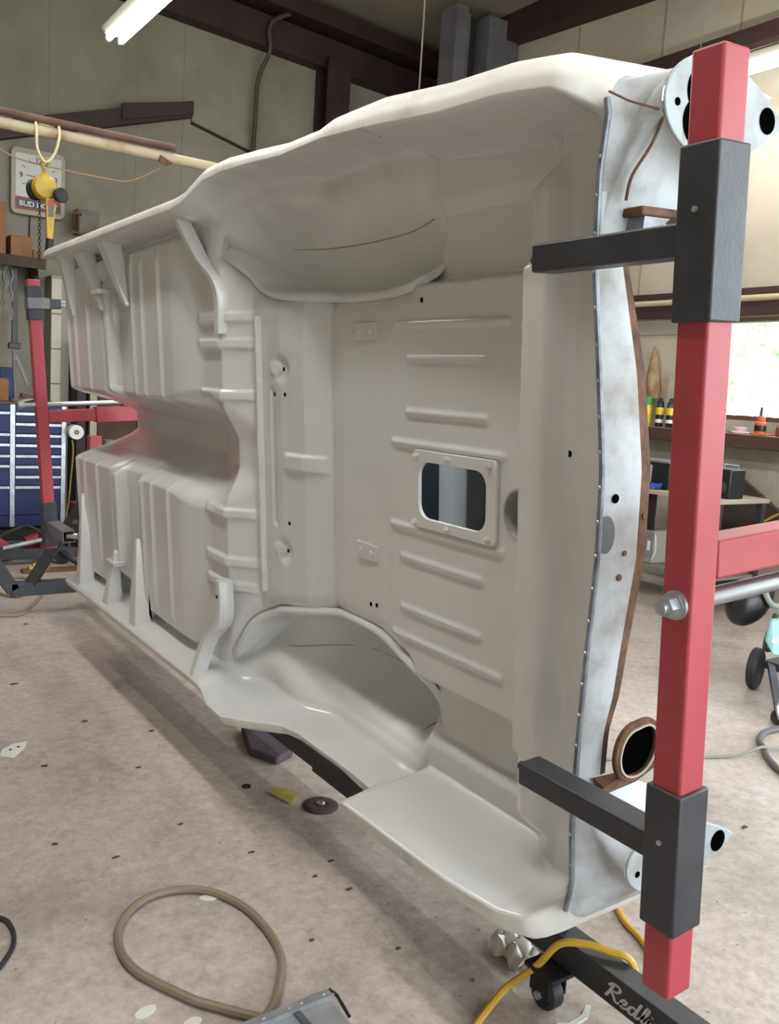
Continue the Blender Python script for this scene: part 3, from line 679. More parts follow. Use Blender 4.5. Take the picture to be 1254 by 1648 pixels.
# tail fins with lamp plates
def lampplate(cv, cw, lv, lw, tilt, n=44):
    P = []
    for k in range(n):
        a = 2*math.pi*k/n; x = math.cos(a); y = math.sin(a)
        P.append((cv + y*lv*(1 - .62*max(0, -x)**1.5) + tilt*x, cw + x*lw*(1.0 + .35*(x < 0))))
    return P
def resample(P, n):
    P = [np.asarray(p, float) for p in P]; Q = P + [P[0]]
    d = np.concatenate([[0], np.cumsum([np.linalg.norm(b-a) for a, b in zip(Q[:-1], Q[1:])])])
    Q = np.array(Q); t = np.linspace(0, d[-1], n, endpoint=False)
    return np.stack([np.interp(t, d, Q[:, k]) for k in range(Q.shape[1])], 1)
for side, cv, lv, tilt in ((1, .378, .082, .0), (-1, -.905, .068, .012)):
    u_e = .955
    if side > 0:
        edge_pts = [cols[-1][0]] + [r[0] for r in stack(rows_up)]
        ins_ = [(seam_u(v), v, -1.0885) for v in (.17, .22, .27, .31, .345)]
        back = [(1.06, .40, -1.50), (1.05, .31, -1.42), (1.03, .25, -1.32), (1.02, .20, -1.22), (1.02, .175, -1.14)]
    else:
        edge_pts = [cols[0][0]] + [r[0] for r in stack(rows_lo)[::-1]]
        ins_ = [(seam_u(v), v, -1.0885) for v in (-.74, -.80, -.85, -.90, -.945)]
        back = [(1.06, -.97, -1.50), (1.05, -.88, -1.42), (1.03, -.82, -1.32), (1.02, -.77, -1.22), (1.02, -.745, -1.14)]
    n_ = 60
    PL = lampplate(cv, -1.265, lv, .128, tilt)
    A = resample(ins_ + [tuple(p) for p in edge_pts] + back, n_)
    PB = np.array([(u_e, a, b) for a, b in PL]); Br = resample(PB, 240)
    ca = A.mean(0)
    angA = np.unwrap(np.arctan2(A[:, 1]-ca[1], (A[:, 2]-ca[2])))
    angB = np.arctan2((Br[:, 1]-cv)/lv, (Br[:, 2]+1.265)/.14)
    # monotone matching by arc fraction, aligned at the front-most (towards the viewer) point
    ia = int(np.argmax(A[:, 2])); A = np.roll(A, -ia, 0)
    dirA = np.sign(np.sum(A[:, 1]*np.roll(A[:, 2], -1) - np.roll(A[:, 1], -1)*A[:, 2]))
    dirB = np.sign(np.sum(Br[:, 1]*np.roll(Br[:, 2], -1) - np.roll(Br[:, 1], -1)*Br[:, 2]))
    if dirA != dirB: Br = Br[::-1]
    ib = int(np.argmax(Br[:, 2] + side*.35*Br[:, 1])); Br = np.roll(Br, -ib, 0)[::4]
    rings = []
    for k in (0, .2, .4, .6, .8, .93, 1.0):
        e = k + .35*math.sin(math.pi*k)*.6; e = min(e, 1)
        R = A*(1-e) + Br*e; R[:, 0] = A[:, 0]*(1-k) + Br[:, 0]*k
        rings.append(R)
    G = np.concatenate(rings); m = MB(); F = []
    for r in range(len(rings)-1):
        for k in range(n_):
            a = r*n_+k; b = r*n_+(k+1) % n_; F.append((a, b, b+n_, a+n_) if dirA > 0 else (a, a+n_, b+n_, b))
    m.add(Barr(G), F)
    obj('tail_fin', m, PRIMER, car, angle=70)
    lp = obj('lamp_plate', MB().prism([B(u_e, a, b) for a, b in PL], -BU*.006), mat('plate_primer', 'a2aaae', .5, col2='8b8c89', scale=12), car, .002, label='pale lamp plate with dark holes')
    def hole(cv_, cw_, r, nm='lamp_hole'): obj(nm, MB().prism([B(u_e-.0062, cv_+r*math.cos(t_), cw_+r*math.sin(t_)) for t_ in np.linspace(0, 2*math.pi, 25)[:-1]], -BU*.0008), DARK, lp)
    hole(cv+.020, -1.222, .036); hole(cv-.026, -1.215, .036); hole(cv-tilt*.9, -1.392, .021); hole(cv-.002, -1.165, .006, 'screw_hole')
# weld line and rust on the fins
obj('body_joint', MB().tube([B(1.005, .39, -1.075), B(.985, .375, -1.10), B(.957, .362, -1.146)], .0018, 6), RUST, car)
obj('body_joint', MB().tube(smooth_path([B(.955, .36, -1.146), B(.972, .315, -1.138), B(.99, .27, -1.118), B(1.0, .235, -1.118)], 5), .0026, 6), RUST, car)
pk = MB().bbox((.975, 1.03), (.212, .226), (-1.31, -1.128))
rk = obj('rust_pocket', pk, RUST, car, .003)
obj('pocket_bracket', MB().hull([B(.98, .2115, -1.14), B(1.02, .2115, -1.14), B(.98, .2115, -1.20), B(1.02, .2115, -1.20), B(.985, .175, -1.14), B(1.02, .175, -1.14), B(.985, .185, -1.165)]), BAREMETAL, rk)
# drain gutter mouth at the lower corner
def dee(sv, sw, du=0.):
    P = []
    for t_ in np.linspace(0, 2*math.pi, 33)[:-1]:
        c_, s_ = math.cos(t_), math.sin(t_)
        P.append(B(.990+du, -.697 + sv*c_*(1.0 if c_ > 0 else .85) - .012*(s_ < 0)*s_, -1.189 + sw*(abs(s_)**.8)*(1 if s_ > 0 else -1)))
    return P
gu = obj('gutter_mouth', MB().ring(dee(.060, .058), dee(.047, .046), -BU*.010), RUST, car, .002, label='rusty drain gutter mouth')
obj('gutter_rim', MB().ring(dee(.050, .049, -.0101), dee(.0465, .0455, -.0101), -BU*.003), mat('rim_pale', 'a99f90', .6), gu)
obj('gutter_void', MB().prism(dee(.0465, .0455, -.002), -BU*.002), DARK, gu)
obj('gutter_skirt', MB().hull([B(.985, -.735, -1.15), B(.985, -.735, -1.255), B(1.01, -.775, -1.12), B(1.0, -.765, -1.21), B(.99, -.745, -1.115), B(1.02, -.74, -1.12)]), RUST, gu)
# outriggers between the sills and the pans
def outrigger(name, u, wd, vs0, vs1, vtop, side, wtop=-1.075, shift=0.):
    """gusset: broad foot on the sill at vs0..vs1, narrow top on the pan"""
    P = [B(u-wd, vs0, -1.085), B(u+wd, vs0, -1.085), B(u-wd*.55, vs0, -1.02), B(u+wd*.8, vs0, -1.02),
         B(u-wd*.35+shift, vtop, wtop-.02), B(u+wd*.35+shift, vtop, wtop-.02), B(u-wd*.25+shift, vtop, wtop), B(u+wd*.25+shift, vtop, wtop)]
    o = obj(name, MB().hull(P), PAINT, car, .010); o.modifiers['bevel'].segments = 3; return o
for u_, wd, vt, sh_ in ((4.06, .045, -.62, .02), (3.66, .05, -.80, -.03), (3.30, .052, -.70, .035)):
    outrigger('outrigger', u_, wd, -1.035, -1.03, vt, -1, wtop=-1.062, shift=sh_)
obj('outrigger_collar', MB().bbox((3.585, 3.70), (-.865, -.845), (-1.10, -1.045)), PAINT, car, .003)
obj('outrigger_collar', MB().bbox((3.585, 3.70), (.232, .252), (-1.10, -1.05)), PAINT, car, .003)
for u_, wd, vt, shf in ((4.06, .045, .16, 0), (3.80, .06, .17, -.16), (3.46, .065, .17, -.13)):
    outrigger('outrigger', u_, wd, .425, .42, vt, 1, wtop=-1.066, shift=shf)
def resamp3(P, n):
    P = np.array(P, float); d = np.concatenate([[0], np.cumsum(np.linalg.norm(np.diff(P, axis=0), axis=1))]); t = np.linspace(0, d[-1], n)
    return np.stack([np.interp(t, d, P[:, k]) for k in range(3)], 1)
def zbracket(name, P, wd, th):
    Q = resamp3(smooth_path([np.array(q) for q in P], 8), 30); n = len(Q); V = []; F = []
    sec = [(-wd*1.25, -th), (-wd, -.006), (-wd*.8, 0), (wd*.8, 0), (wd, -.006), (wd*1.25, -th)]
    for q in Q:
        for du, dw in sec: V.append(B(q[0]+du, q[1], q[2]+dw))
    k = len(sec)
    for i in range(n-1):
        for j in range(k-1): a = i*k+j; F.append((a, a+1, a+k+1, a+k))
    F += [tuple(range(k))[::-1], tuple((n-1)*k+j for j in range(k))]
    return obj(name, MB().add(V, F), PAINT, car, angle=40)
zbracket('rear_outrigger', [(2.545, -.70, -1.06), (2.545, -.83, -1.055), (2.64, -.92, -1.04), (2.66, -1.035, -1.005)], .017, .045)
zbracket('rear_outrigger', [(2.56, .06, -1.093), (2.56, .20, -1.088), (2.66, .29, -1.07), (2.72, .42, -1.03)], .016, .04)
obj('outrigger_hole', MB().lathe([(.006, 0), (.005, .001)], B(2.545, -.75, -1.0575), BW, 10), DARK, car)
obj('pan_plug', MB().lathe([(.02, 0), (.019, .006), (.010, .009), (.008, .004), (.002, .004)], B(3.06, -.955, -1.083), BW, 14), PAINT_EDGE, car)
# jacking slot cut between the rails
obj('open_slot', MB().prism([B(3.262, -.87, -1.0795), B(3.262, -.99, -1.0795), B(3.235, -1.005, -1.0795)], BW*.002), DARK, car)
# seams inside the wheel wells
def on_surf(a, b):
    vl, wl = lip(LIP_LO, np.array([[a]])); vu, wu = lip(LIP_UP, np.array([[a]]))
    return float(body_w(np.array([[a]]), np.array([[b]]), vl, wl, vu, wu)[0, 0])
SEAMM = mat('weld_seam', '9b968d', .7)
for pts_ in ([(2.40, .30), (2.2, .285), (2.0, .28), (1.8, .285), (1.68, .30)], [(2.40, -.90), (2.2, -.865), (2.0, -.86), (1.8, -.87), (1.68, -.92)]):
    P = smooth_path([np.array(q) for q in pts_], 8)
    obj('well_seam', MB().tube([B(p[0], p[1], on_surf(p[0], p[1])) for p in P], .0022, 6), SEAMM, car)

# ------------------------------------------------------------------ tool chest on the far wall
tcx0, tcx1, tcy = .72, 1.905, 7.5
ch = thing('tool_chest', 'blue drawer tool chest with aluminium pulls against the far wall', 'tool chest', (1.3, 7.8, 0))
obj('carcass', MB().b2((tcx0, tcy+.03, .10), (tcx1, 8.1, 1.075)), BLUE, ch, .004)
obj('top_board', MB().b2((tcx0-.02, tcy-.01, 1.075), (tcx1+.02, 8.12, 1.095)), mat('chest_top', '5d4c3c', .7), ch, .003)
for x0, x1 in ((tcx0, tcx0+.03), (1.48, 1.515), (1.872, tcx1)):
    obj('corner_strip', MB().b2((x0, tcy-.002, .10), (x1, tcy+.029, 1.074)), ALU, ch)
def drawer(x0, x1, zt, zb):
    d = obj('drawer', MB().b2((x0+.004, tcy+.004, zb+.004), (x1-.004, tcy+.0295, zt-.004)), BLUE, ch, .002)
    obj('pull', MB().b2((x0+.004, tcy-.012, zt-.026), (x1-.004, tcy+.003, zt-.004)), ALU, d, .002)
zr = [1.074, 1.018, .935, .846, .766, .681, .595, .514, .431]
obj('lid_front', MB().b2((1.519, tcy+.004, 1.02), (1.868, tcy+.0295, 1.072)), BLUE, ch)
obj('lock', MB().cyl((1.57, tcy-.002, 1.045), (1.57, tcy+.004, 1.045), .008, 10), ZINC, ch)
for a, b in zip(zr[1:-1], zr[2:]): drawer(1.515, 1.872, a, b)
drawer(1.515, 1.872, .431, .19)
zl = [1.021, .851, .770, .681, .601, .431, .19]
obj('lid_front', MB().b2((tcx0+.034, tcy+.004, 1.025), (1.476, tcy+.0295, 1.072)), BLUE, ch)
for a, b in zip(zl[:-1], zl[1:]): drawer(tcx0+.03, 1.48, a, b)
obj('kick_plate', MB().b2((tcx0+.03, tcy+.012, .10), (1.872, tcy+.0295, .188)), BLUE, ch)
for x in (.80, 1.82):
    for y in (7.58, 8.02): obj('castor', MB().lathe([(.02, -.018), (.05, -.016), (.05, .016), (.02, .018)], (x, y, .05), (1, 0, 0), 16), BLACK, ch)

def carton(name, label, x0, x1, y0, y1, z0, z1, tape=True, m=CARD):
    t = thing(name, label, 'box', ((x0+x1)/2, (y0+y1)/2, z0))
    obj('carton', MB().b2((x0, y0, z0), (x1, y1, z1-.002)), m, t, .003)
    for a, b in ((y0, (y0+y1)/2-.002), ((y0+y1)/2+.002, y1)):
        obj('flap', MB().b2((x0, a, z1-.0019), (x1, b, z1+.001)), m, t)
    if tape: obj('tape', MB().b2((x0-.001, (y0+y1)/2-.02, z1+.0011), (x1+.001, (y0+y1)/2+.02, z1+.002)), mat('tape', 'a98d62', .4), t)
    return t
carton('cardboard_box', 'brown cardboard box standing on the blue tool chest', 1.30, 1.50, 7.66, 7.90, 1.096, 1.27)
carton('plastic_bin', 'small dark blue bin behind the box on the tool chest', 1.49, 1.60, 7.95, 8.1, 1.096, 1.36, False, mat('blue_bin', '1d2a66', .5))
tag(obj('paper_sheet', MB().frame((1.615, 7.62, 1.108), (.9, .3, .25), (-.3, .95, 0), (-.24, -.08, .97), .10, .09, .004), WHITEP), 'white card lying on the front of the tool chest top', 'paper')
sp = thing('clamp_stand', 'grey steel stand with a slanted arm on the tool chest', 'stand', (1.56, 7.75, 1.096))
obj('foot', MB().cyl((1.56, 7.72, 1.097), (1.56, 7.72, 1.12), .05, 16), GREYSTEEL, sp)
obj('column', MB().cyl((1.56, 7.72, 1.12), (1.545, 7.72, 1.50), .014, 10), GREYSTEEL, sp)
obj('arm', MB().beam((1.56, 7.72, 1.46), (1.66, 7.72, 1.22), .02, .025), GREYSTEEL, sp)
obj('grip', MB().beam((1.60, 7.72, 1.145), (1.75, 7.75, 1.115), .04, .035), WOOD, sp, .006)

# wall shelf with cartons and hung gear
ws = thing('wall_shelf', 'dark wooden wall shelf below the clock', 'shelf', (1.2, 8.2, 2.2))
obj('board', MB().b2((.3, 7.96, 2.235), (1.84, 8.385, 2.27)), mat('dark_wood', '4a3c31', .8, col2='382c24', scale=8), ws, .002)
obj('rail', MB().b2((.3, 7.95, 2.185), (1.84, 7.97, 2.272)), mat('dark_wood', '4a3c31'), ws)
for x in (.5, 1.15, 1.78): obj('bracket', MB().prism([(x, 8.38, 2.233), (x, 8.02, 2.233), (x, 8.38, 1.98)], (.025, 0, 0)), BROWNSTEEL, ws)
carton('cardboard_box', 'tall cardboard carton at the left end of the wall shelf', 1.28, 1.535, 8.0, 8.3, 2.272, 2.68)
carton('cardboard_box', 'low cardboard carton in the middle of the wall shelf', 1.575, 1.745, 8.0, 8.2, 2.272, 2.435)
carton('cardboard_box', 'smallest cardboard carton at the right end of the wall shelf', 1.76, 1.83, 8.05, 8.2, 2.272, 2.345)
hk = thing('hung_chain', 'pale bundle of chain hung below the wall shelf', 'chain', (1.54, 8.05, 1.68))
for k in range(6):
    x = 1.50+.018*k
    P = [(x+.008*math.sin(z*40+k), 8.05+.02*math.sin(k*2.1)+.006*math.cos(z*60), 2.184-z) for z in np.linspace(0, .40+.02*(k % 3), 30)]
    obj('strand', MB().tube(P, [.008 if i % 2 else .0045 for i in range(30)], 6), mat('chain_pale', '9d9b94', .5, .4), hk)
bb = thing('black_bar', 'black steel bar hanging beside the chain below the shelf', 'bar', (1.635, 8.1, 1.52))
obj('shaft', MB().b2((1.605, 8.09, 1.55), (1.65, 8.12, 2.184)), BLACKP, bb, .004)
obj('jaw', MB().b2((1.58, 8.08, 1.52), (1.675, 8.13, 1.57)), BLACKP, bb, .006)
stp = thing('hung_strap', 'dark webbing strap with metal buckle hung below the shelf', 'strap', (1.76, 8.1, 1.6))
obj('webbing', MB().tube(smooth_path([(1.72, 8.1, 2.184), (1.725, 8.1, 1.95), (1.76, 8.1, 1.74), (1.80, 8.1, 1.95), (1.805, 8.1, 2.184)], 5), .010, 6), BLACK, stp)
obj('buckle', MB().b2((1.735, 8.085, 1.73), (1.785, 8.1, 1.78)), ZINC, stp, .004)

# pale cabinet, black filler for the dark gap, dark cupboard behind the tunnel opening
fc = thing('filing_cabinet', 'tall pale drawer cabinet standing beside the blue tool chest', 'cabinet', (2.01, 8.3, 0))
obj('carcass', MB().b2((1.935, 8.17, 0), (2.095, 8.39, 2.17)), mat('pale_green_grey', '8b8b7e', .6), fc, .003)
for k in range(7): obj('drawer', MB().b2((1.938, 8.155, .05+.30*k), (2.02, 8.169, .05+.30*k+.29)), mat('off_white_enamel', 'b9b4a4', .5), fc, .002)
dc = thing('dark_gap_filler', 'narrow black locker between the pale cabinet and wooden cupboard', 'filler', (2.17, 8.1, 0))  # black block standing in for the dark gap beside the cabinet
obj('carcass', MB().b2((2.10, 7.95, 0), (2.19, 8.38, 1.62)), mat('gap_black', '141313', .6), dc, .003)
obj('door', MB().b2((2.105, 7.935, .05), (2.185, 7.949, 1.58)), mat('gap_black', '141313'), dc, .002)
wc = thing('wooden_cupboard', 'dark wooden cupboard seen through the gap under the tunnel', 'cupboard', (2.7, 8.0, 0))
obj('carcass', MB().b2((2.20, 7.92, 0), (3.3, 8.38, 1.34)), mat('cupboard_wood', '3a2a1e', .7, col2='2a1d15', scale=6), wc, .003)
for x0, x1 in ((2.21, 2.27), (2.28, 2.62), (2.63, 2.96), (2.97, 3.29)):
    d = obj('door', MB().b2((x0, 7.905, .04), (x1, 7.919, 1.32)), mat('cupboard_wood2', '4f3725', .7, col2='3c291b', scale=6) if x0 > 2.25 else CREAMWALL2, wc, .002)
    if x0 > 2.25: obj('knob', MB().lathe([(.008, 0), (.014, .012), (.010, .022)], (x1-.04, 7.905, .75), (0, -1, 0), 10), ZINC, d)
jg = thing('paper_roll', 'white paper roll hung between tool chest and cupboard', 'roll', (1.965, 7.45, .82))
obj('roll', MB().cyl((1.965, 7.40, .875), (1.965, 7.50, .875), .058, 18), WHITEP, jg)
obj('core', MB().cyl((1.965, 7.395, .875), (1.965, 7.505, .875), .02, 12), CARD, jg)
obj('holder', MB().tube([(1.91, 7.52, 1.0), (1.965, 7.52, .875), (1.965, 7.39, .875)], .005, 6), ZINC, jg)
tag(obj('extension_lead', MB().tube(smooth_path([(1.935, 7.42, .81), (1.945, 7.42, .72), (1.93, 7.42, .5), (1.915, 7.42, .3), (1.90, 7.42, .16), (1.93, 7.40, .006)], 6), .006, 6), mat('cord_tan', '9a8546', .7)), 'tan cord hanging down beside the tool chest corner', 'cord')

# beer clock
ck = thing('wall_clock', 'square white wall clock with a red lettered banner', 'clock', (1.87, 8.36, 2.67))
def rr(x0, x1, z0, z1, r, y, n=5):
    P = []
    for cx, cz, a0 in ((x1-r, z1-r, 0), (x0+r, z1-r, 90), (x0+r, z0+r, 180), (x1-r, z0+r, 270)):
        for k in range(n+1):
            a = math.radians(a0+90*k/n); P.append((cx+r*math.cos(a), y, cz+r*math.sin(a)))
    return P
obj('case', MB().prism(rr(1.64, 2.085, 2.665, 3.215, .05, 8.385), (0, -.045, 0)), mat('clock_case', 'a39a84', .5), ck, .006)
obj('face', MB().prism(rr(1.675, 2.05, 2.81, 3.165, .012, 8.34), (0, -.004, 0)), mat('clock_face', 'c6c6c2', .4), ck)
bn = obj('banner', MB().prism(rr(1.675, 2.05, 2.705, 2.808, .012, 8.34), (0, -.005, 0)), mat('banner_red', '7c2f33', .4), ck)
obj('banner_field', MB().b2((1.69, 8.333, 2.722), (2.035, 8.3345, 2.79)), mat('banner_navy', '2a2233', .4), bn)
obj('lettering', text_mb('BUD LIGHT', .062, (1.862, 8.332, 2.735), (1, 0, 0), (0, 0, 1), .0008, align='CENTER', bold=.0012), mat('letter_white', 'd8d6d2', .5), bn)
ccx, ccz = 1.862, 2.988
for s_, a in (('12', 0), ('3', 90), ('6', 180), ('9', 270)):
    obj('numeral', text_mb(s_, .062, (ccx+.142*math.sin(math.radians(a)), 8.3345, ccz+.138*math.cos(math.radians(a))-.022), (1, 0, 0), (0, 0, 1), .0008, align='CENTER', bold=.001), mat('numeral_ink', '3b3b40', .5), ck)
for a in range(0, 360, 30):
    if a % 90 == 0: continue
    r = math.radians(a); obj('tick', MB().beam((ccx+.125*math.sin(r), 8.335, ccz+.125*math.cos(r)), (ccx+.155*math.sin(r), 8.335, ccz+.155*math.cos(r)), .0015, .006, up=(math.cos(r), 0, -math.sin(r))), mat('numeral_ink', '3b3b40'), ck)
for a, L_, nm, mm in ((272, .10, 'hour_hand', 'hand_red'), (118, .12, 'minute_hand', 'numeral_ink')):
    r = math.radians(a); obj(nm, MB().beam((ccx, 8.333, ccz), (ccx+L_*math.sin(r), 8.333, ccz+L_*math.cos(r)), .0015, .007, up=(math.cos(r), 0, -math.sin(r))), mat(mm, '7a4a44', .5), ck)
obj('power_cord', MB().tube(smooth_path([(1.80, 8.37, 2.665), (1.80, 8.38, 2.5), (1.81, 8.38, 2.3)], 4), .006, 6), BLACK, ck)

# rusty fan housing on the wall
rf = thing('wall_heater', 'small rusty framed heater box mounted on the far wall', 'heater', (2.22, 8.3, 2.55))
obj('housing', MB().b2((2.165, 8.25, 2.56), (2.36, 8.385, 2.77)), mat('heater_grey', '6d665d', .6, col2='4d463e', scale=9), rf, .006)
for x in (2.10, 2.135, 2.17): obj('bar', MB().tube([(x, 8.22, 2.56), (x, 8.22, 2.71), (x+.03, 8.25, 2.72)], .009, 8), RUST, rf)
obj('front_rail', MB().beam((2.09, 8.22, 2.715), (2.19, 8.22, 2.735), .014, .02), RUST, rf)
obj('base_rail', MB().beam((2.09, 8.22, 2.56), (2.20, 8.22, 2.56), .014, .02), RUST, rf)

# gantry pipe, sling, lever hoist
gy = 4.3
gp = thing('pipe_gantry', 'rusty cream pipe gantry spanning above the far end of the body', 'gantry', (1.0, gy, 0))
obj('main_pipe', MB().cyl((-1.6, gy, 2.405), (2.9, gy, 2.385), .024, 14), mat('cream_rust_pipe', 'a4977c', .7, col2='7a4e33', scale=5, amt=(.52, .72)), gp)
obj('upper_pipe', MB().cyl((-.9, gy-.012, 2.447), (1.575, gy-.012, 2.437), .017, 12), mat('brown_pipe', '4a2e24', .7, col2='5c4334', scale=9), gp)
obj('pipe_clip', MB().hull([(1.50, gy-.03, 2.36), (1.56, gy-.03, 2.36), (1.48, gy+.03, 2.385), (1.575, gy+.03, 2.39), (1.53, gy-.03, 2.345), (1.5, gy-.03, 2.39)]), RUST, gp)
for x in (-1.55, 2.85):
    for s in (-1, 1): obj('leg', MB().cyl((x, gy+.02*s, 2.40), (x, gy+.75*s, 0), .022, 12), mat('cream_rust_pipe', 'a4977c'), gp)
    obj('leg_tie', MB().cyl((x, gy-.45, .95), (x, gy+.45, .95), .014, 10), mat('brown_pipe', '4a2e24'), gp)
tag(obj('rope_sling', MB().tube(smooth_path([(.945, gy, 2.44), (.943, gy-.03, 2.38), (.95, gy-.02, 2.31), (.985, gy-.01, 2.265), (1.02, gy-.02, 2.30), (1.038, gy-.03, 2.37), (1.038, gy-.01, 2.432), (1.02, gy+.035, 2.43), (.97, gy+.035, 2.43)], 5, True), .006, 8, closed=True), ROPE), 'cream rope sling looped over the gantry pipe', 'rope')
tag(obj('slack_cord', MB().tube(smooth_path([(.70, gy+.03, 2.34), (.86, gy+.03, 2.27), (1.05, gy+.03, 2.255), (1.25, gy+.03, 2.25), (1.38, gy+.03, 2.26), (1.52, gy+.03, 2.345)], 6), .0035, 6), mat('cord_brown', '8a6e52', .8)), 'thin brown cord sagging below the gantry pipe', 'cord')
ho = thing('lever_hoist', 'yellow lever chain hoist hanging from the rope sling', 'hoist', (.995, gy, 1.84))
obj('hook', MB().tube(smooth_path([(.985, gy, 2.205), (.985, gy, 2.23), (.975, gy, 2.255), (.985, gy, 2.278), (1.0, gy, 2.265), (1.0, gy, 2.245)], 4), .008, 8), mat('hook_brass', '8d7a24', .5), ho)
hb = obj('gear_case', MB().lathe([(.015, -.035), (.050, -.032), (.056, -.01), (.056, .012), (.045, .03), (.02, .034)], (.985, gy, 2.155), (0, -1, 0), 20), YELLOW, ho)
obj('case_lug', MB().hull([(.955, gy-.02, 2.19), (1.015, gy-.02, 2.19), (.955, gy+.02, 2.19), (1.015, gy+.02, 2.19), (.97, gy-.015, 2.215), (1.0, gy-.015, 2.215), (.97, gy+.015, 2.215), (1.0, gy+.015, 2.215)]), YELLOW, hb)
obj('knob', MB().lathe([(.012, 0), (.030, .006), (.033, .03), (.028, .034), (.01, .030)], (1.035, gy-.035, 2.125), (.35, -.94, 0), 18), BLACK, ho)
obj('brake_disc', MB().cyl((.955, gy+.02, 2.145), (.945, gy+.034, 2.145), .045, 18), BLACK, ho)
obj('lever', MB().hull([(.985, gy-.03, 2.11), (1.03, gy-.03, 2.11), (.985, gy-.01, 2.11), (1.03, gy-.01, 2.11), (.993, gy-.03, 1.93), (1.017, gy-.03, 1.93), (.993, gy-.012, 1.93), (1.017, gy-.012, 1.93)]), YELLOW, ho, .004)
obj('warning_label', MB().b2((.996, gy-.0325, 2.03), (1.019, gy-.0305, 2.075)), mat('label_dark', '4b4a3e', .5), ho)
obj('label_stripe', MB().b2((.992, gy-.0328, 2.076), (1.022, gy-.0305, 2.10)), mat('label_red', '8d3a28', .5), ho)
obj('grip', MB().cyl((1.005, gy-.021, 1.935), (1.0, gy-.021, 1.855), .0165, 12), BLACK, ho)
lk = []
for k in range(20):
    z = 2.10 - .0135*k
    obj('chain_link', MB().tube(circ((.966, gy, z), (1, 0, 0) if k % 2 else (0, 1, 0), (0, 0, 1.5), .006, 8), .0022, 5, closed=True), mat('chain_dark', '2b2724', .5, .4), ho)

# red jack clutter near the tool chest
fj = thing('floor_jack', 'red and black trolley jack on the floor before the tool chest', 'jack', (1.42, 6.6, 0))
obj('frame_rail', MB().b2((.9, 6.45, .04), (1.72, 6.52, .11)), BLACKP, fj, .004)
obj('frame_rail', MB().b2((.9, 6.75, .04), (1.72, 6.82, .11)), BLACKP, fj, .004)
obj('lift_arm', MB().hull([(1.02, 6.55, .11), (1.02, 6.7, .11), (1.34, 6.55, .10), (1.34, 6.7, .10), (1.05, 6.57, .2), (1.05, 6.68, .2), (1.15, 6.57, .24), (1.15, 6.68, .24)]), mat('jack_red', '8a2430', .5), fj, .004)
obj('ram', MB().cyl((1.42, 6.62, .12), (1.62, 6.62, .19), .05, 14), mat('jack_red', '8a2430'), fj)
obj('saddle', MB().cyl((1.52, 6.5, .10), (1.52, 6.5, .21), .045, 14), mat('jack_red', '8a2430'), fj)
obj('handle', MB().cyl((1.22, 6.42, .13), (1.50, 6.48, .17), .016, 10), ALUPLAIN, fj)
for x in (1.0, 1.62):
    for y in (6.43, 6.84): obj('wheel', MB().lathe([(.012, -.016), (.05, -.016), (.05, .016), (.012, .016)], (x, y, .05), (0, 1, 0), 16), BLACK, fj)
tag(obj('rubber_hose', MB().tube(smooth_path([(.95, 6.35, .014), (1.15, 6.35, .20), (1.33, 6.36, .285), (1.40, 6.36, .28), (1.52, 6.36, .18), (1.64, 6.36, .06), (1.70, 6.30, .014)], 6), .013, 8), BLACK), 'black rubber hose arching over the red jack', 'hose')
tr_ = thing('low_black_form', 'long low black tray-shaped form on the floor under the tool chest', 'tray', (1.3, 7.2, 0))  # low black open form covering the black strip before the chest
obj('tray_floor', MB().b2((.85, 6.95, .002), (1.8, 7.42, .012)), BLACK, tr_)
for lo, hi in (((.85, 6.95, .012), (1.8, 6.965, .09)), ((.85, 7.405, .012), (1.8, 7.42, .09)), ((.85, 6.965, .012), (.865, 7.405, .09)), ((1.785, 6.965, .012), (1.8, 7.405, .09))): obj('tray_side', MB().b2(lo, hi), BLACK, tr_)
tag(obj('plank', MB().b2((1.30, 6.16, 0), (1.80, 6.24, .022)), WOOD, bevel=.002), 'flat wooden plank on the floor before the red jack', 'plank')
yb = thing('wheel_chock', 'small yellow chock with notches on the wooden plank', 'chock', (1.41, 6.2, .022))
obj('block', MB().b2((1.34, 6.17, .0225), (1.47, 6.23, .045)), mat('chock_yellow', 'b7a24a', .6), yb, .004)
obj('peak', MB().b2((1.37, 6.18, .0455), (1.42, 6.22, .062)), mat('chock_yellow', 'b7a24a'), yb, .003)
gtn = thing('tool_cart', 'dark red tool cart half hidden behind the front of the body', 'cart', (1.86, 6.5, 0))
obj('tray', MB().b2((1.76, 6.4, .34), (2.3, 6.8, .40)), mat('cart_red', '6d1f24', .5), gtn, .004)
obj('lower_tray', MB().b2((1.76, 6.4, .08), (2.3, 6.8, .14)), mat('cart_red', '6d1f24'), gtn, .004)
for x in (1.78, 2.28):
    for y in (6.42, 6.78): obj('leg', MB().b2((x-.012, y-.012, 0), (x+.012, y+.012, .34)), BLACKP, gtn)
tag(obj('torque_handle', MB().cyl((1.80, 6.45, .4135), (1.98, 6.5, .4135), .012, 8), mat('orange_grip', 'b5482c', .5)), 'orange handled tool lying on the red cart', 'tool')

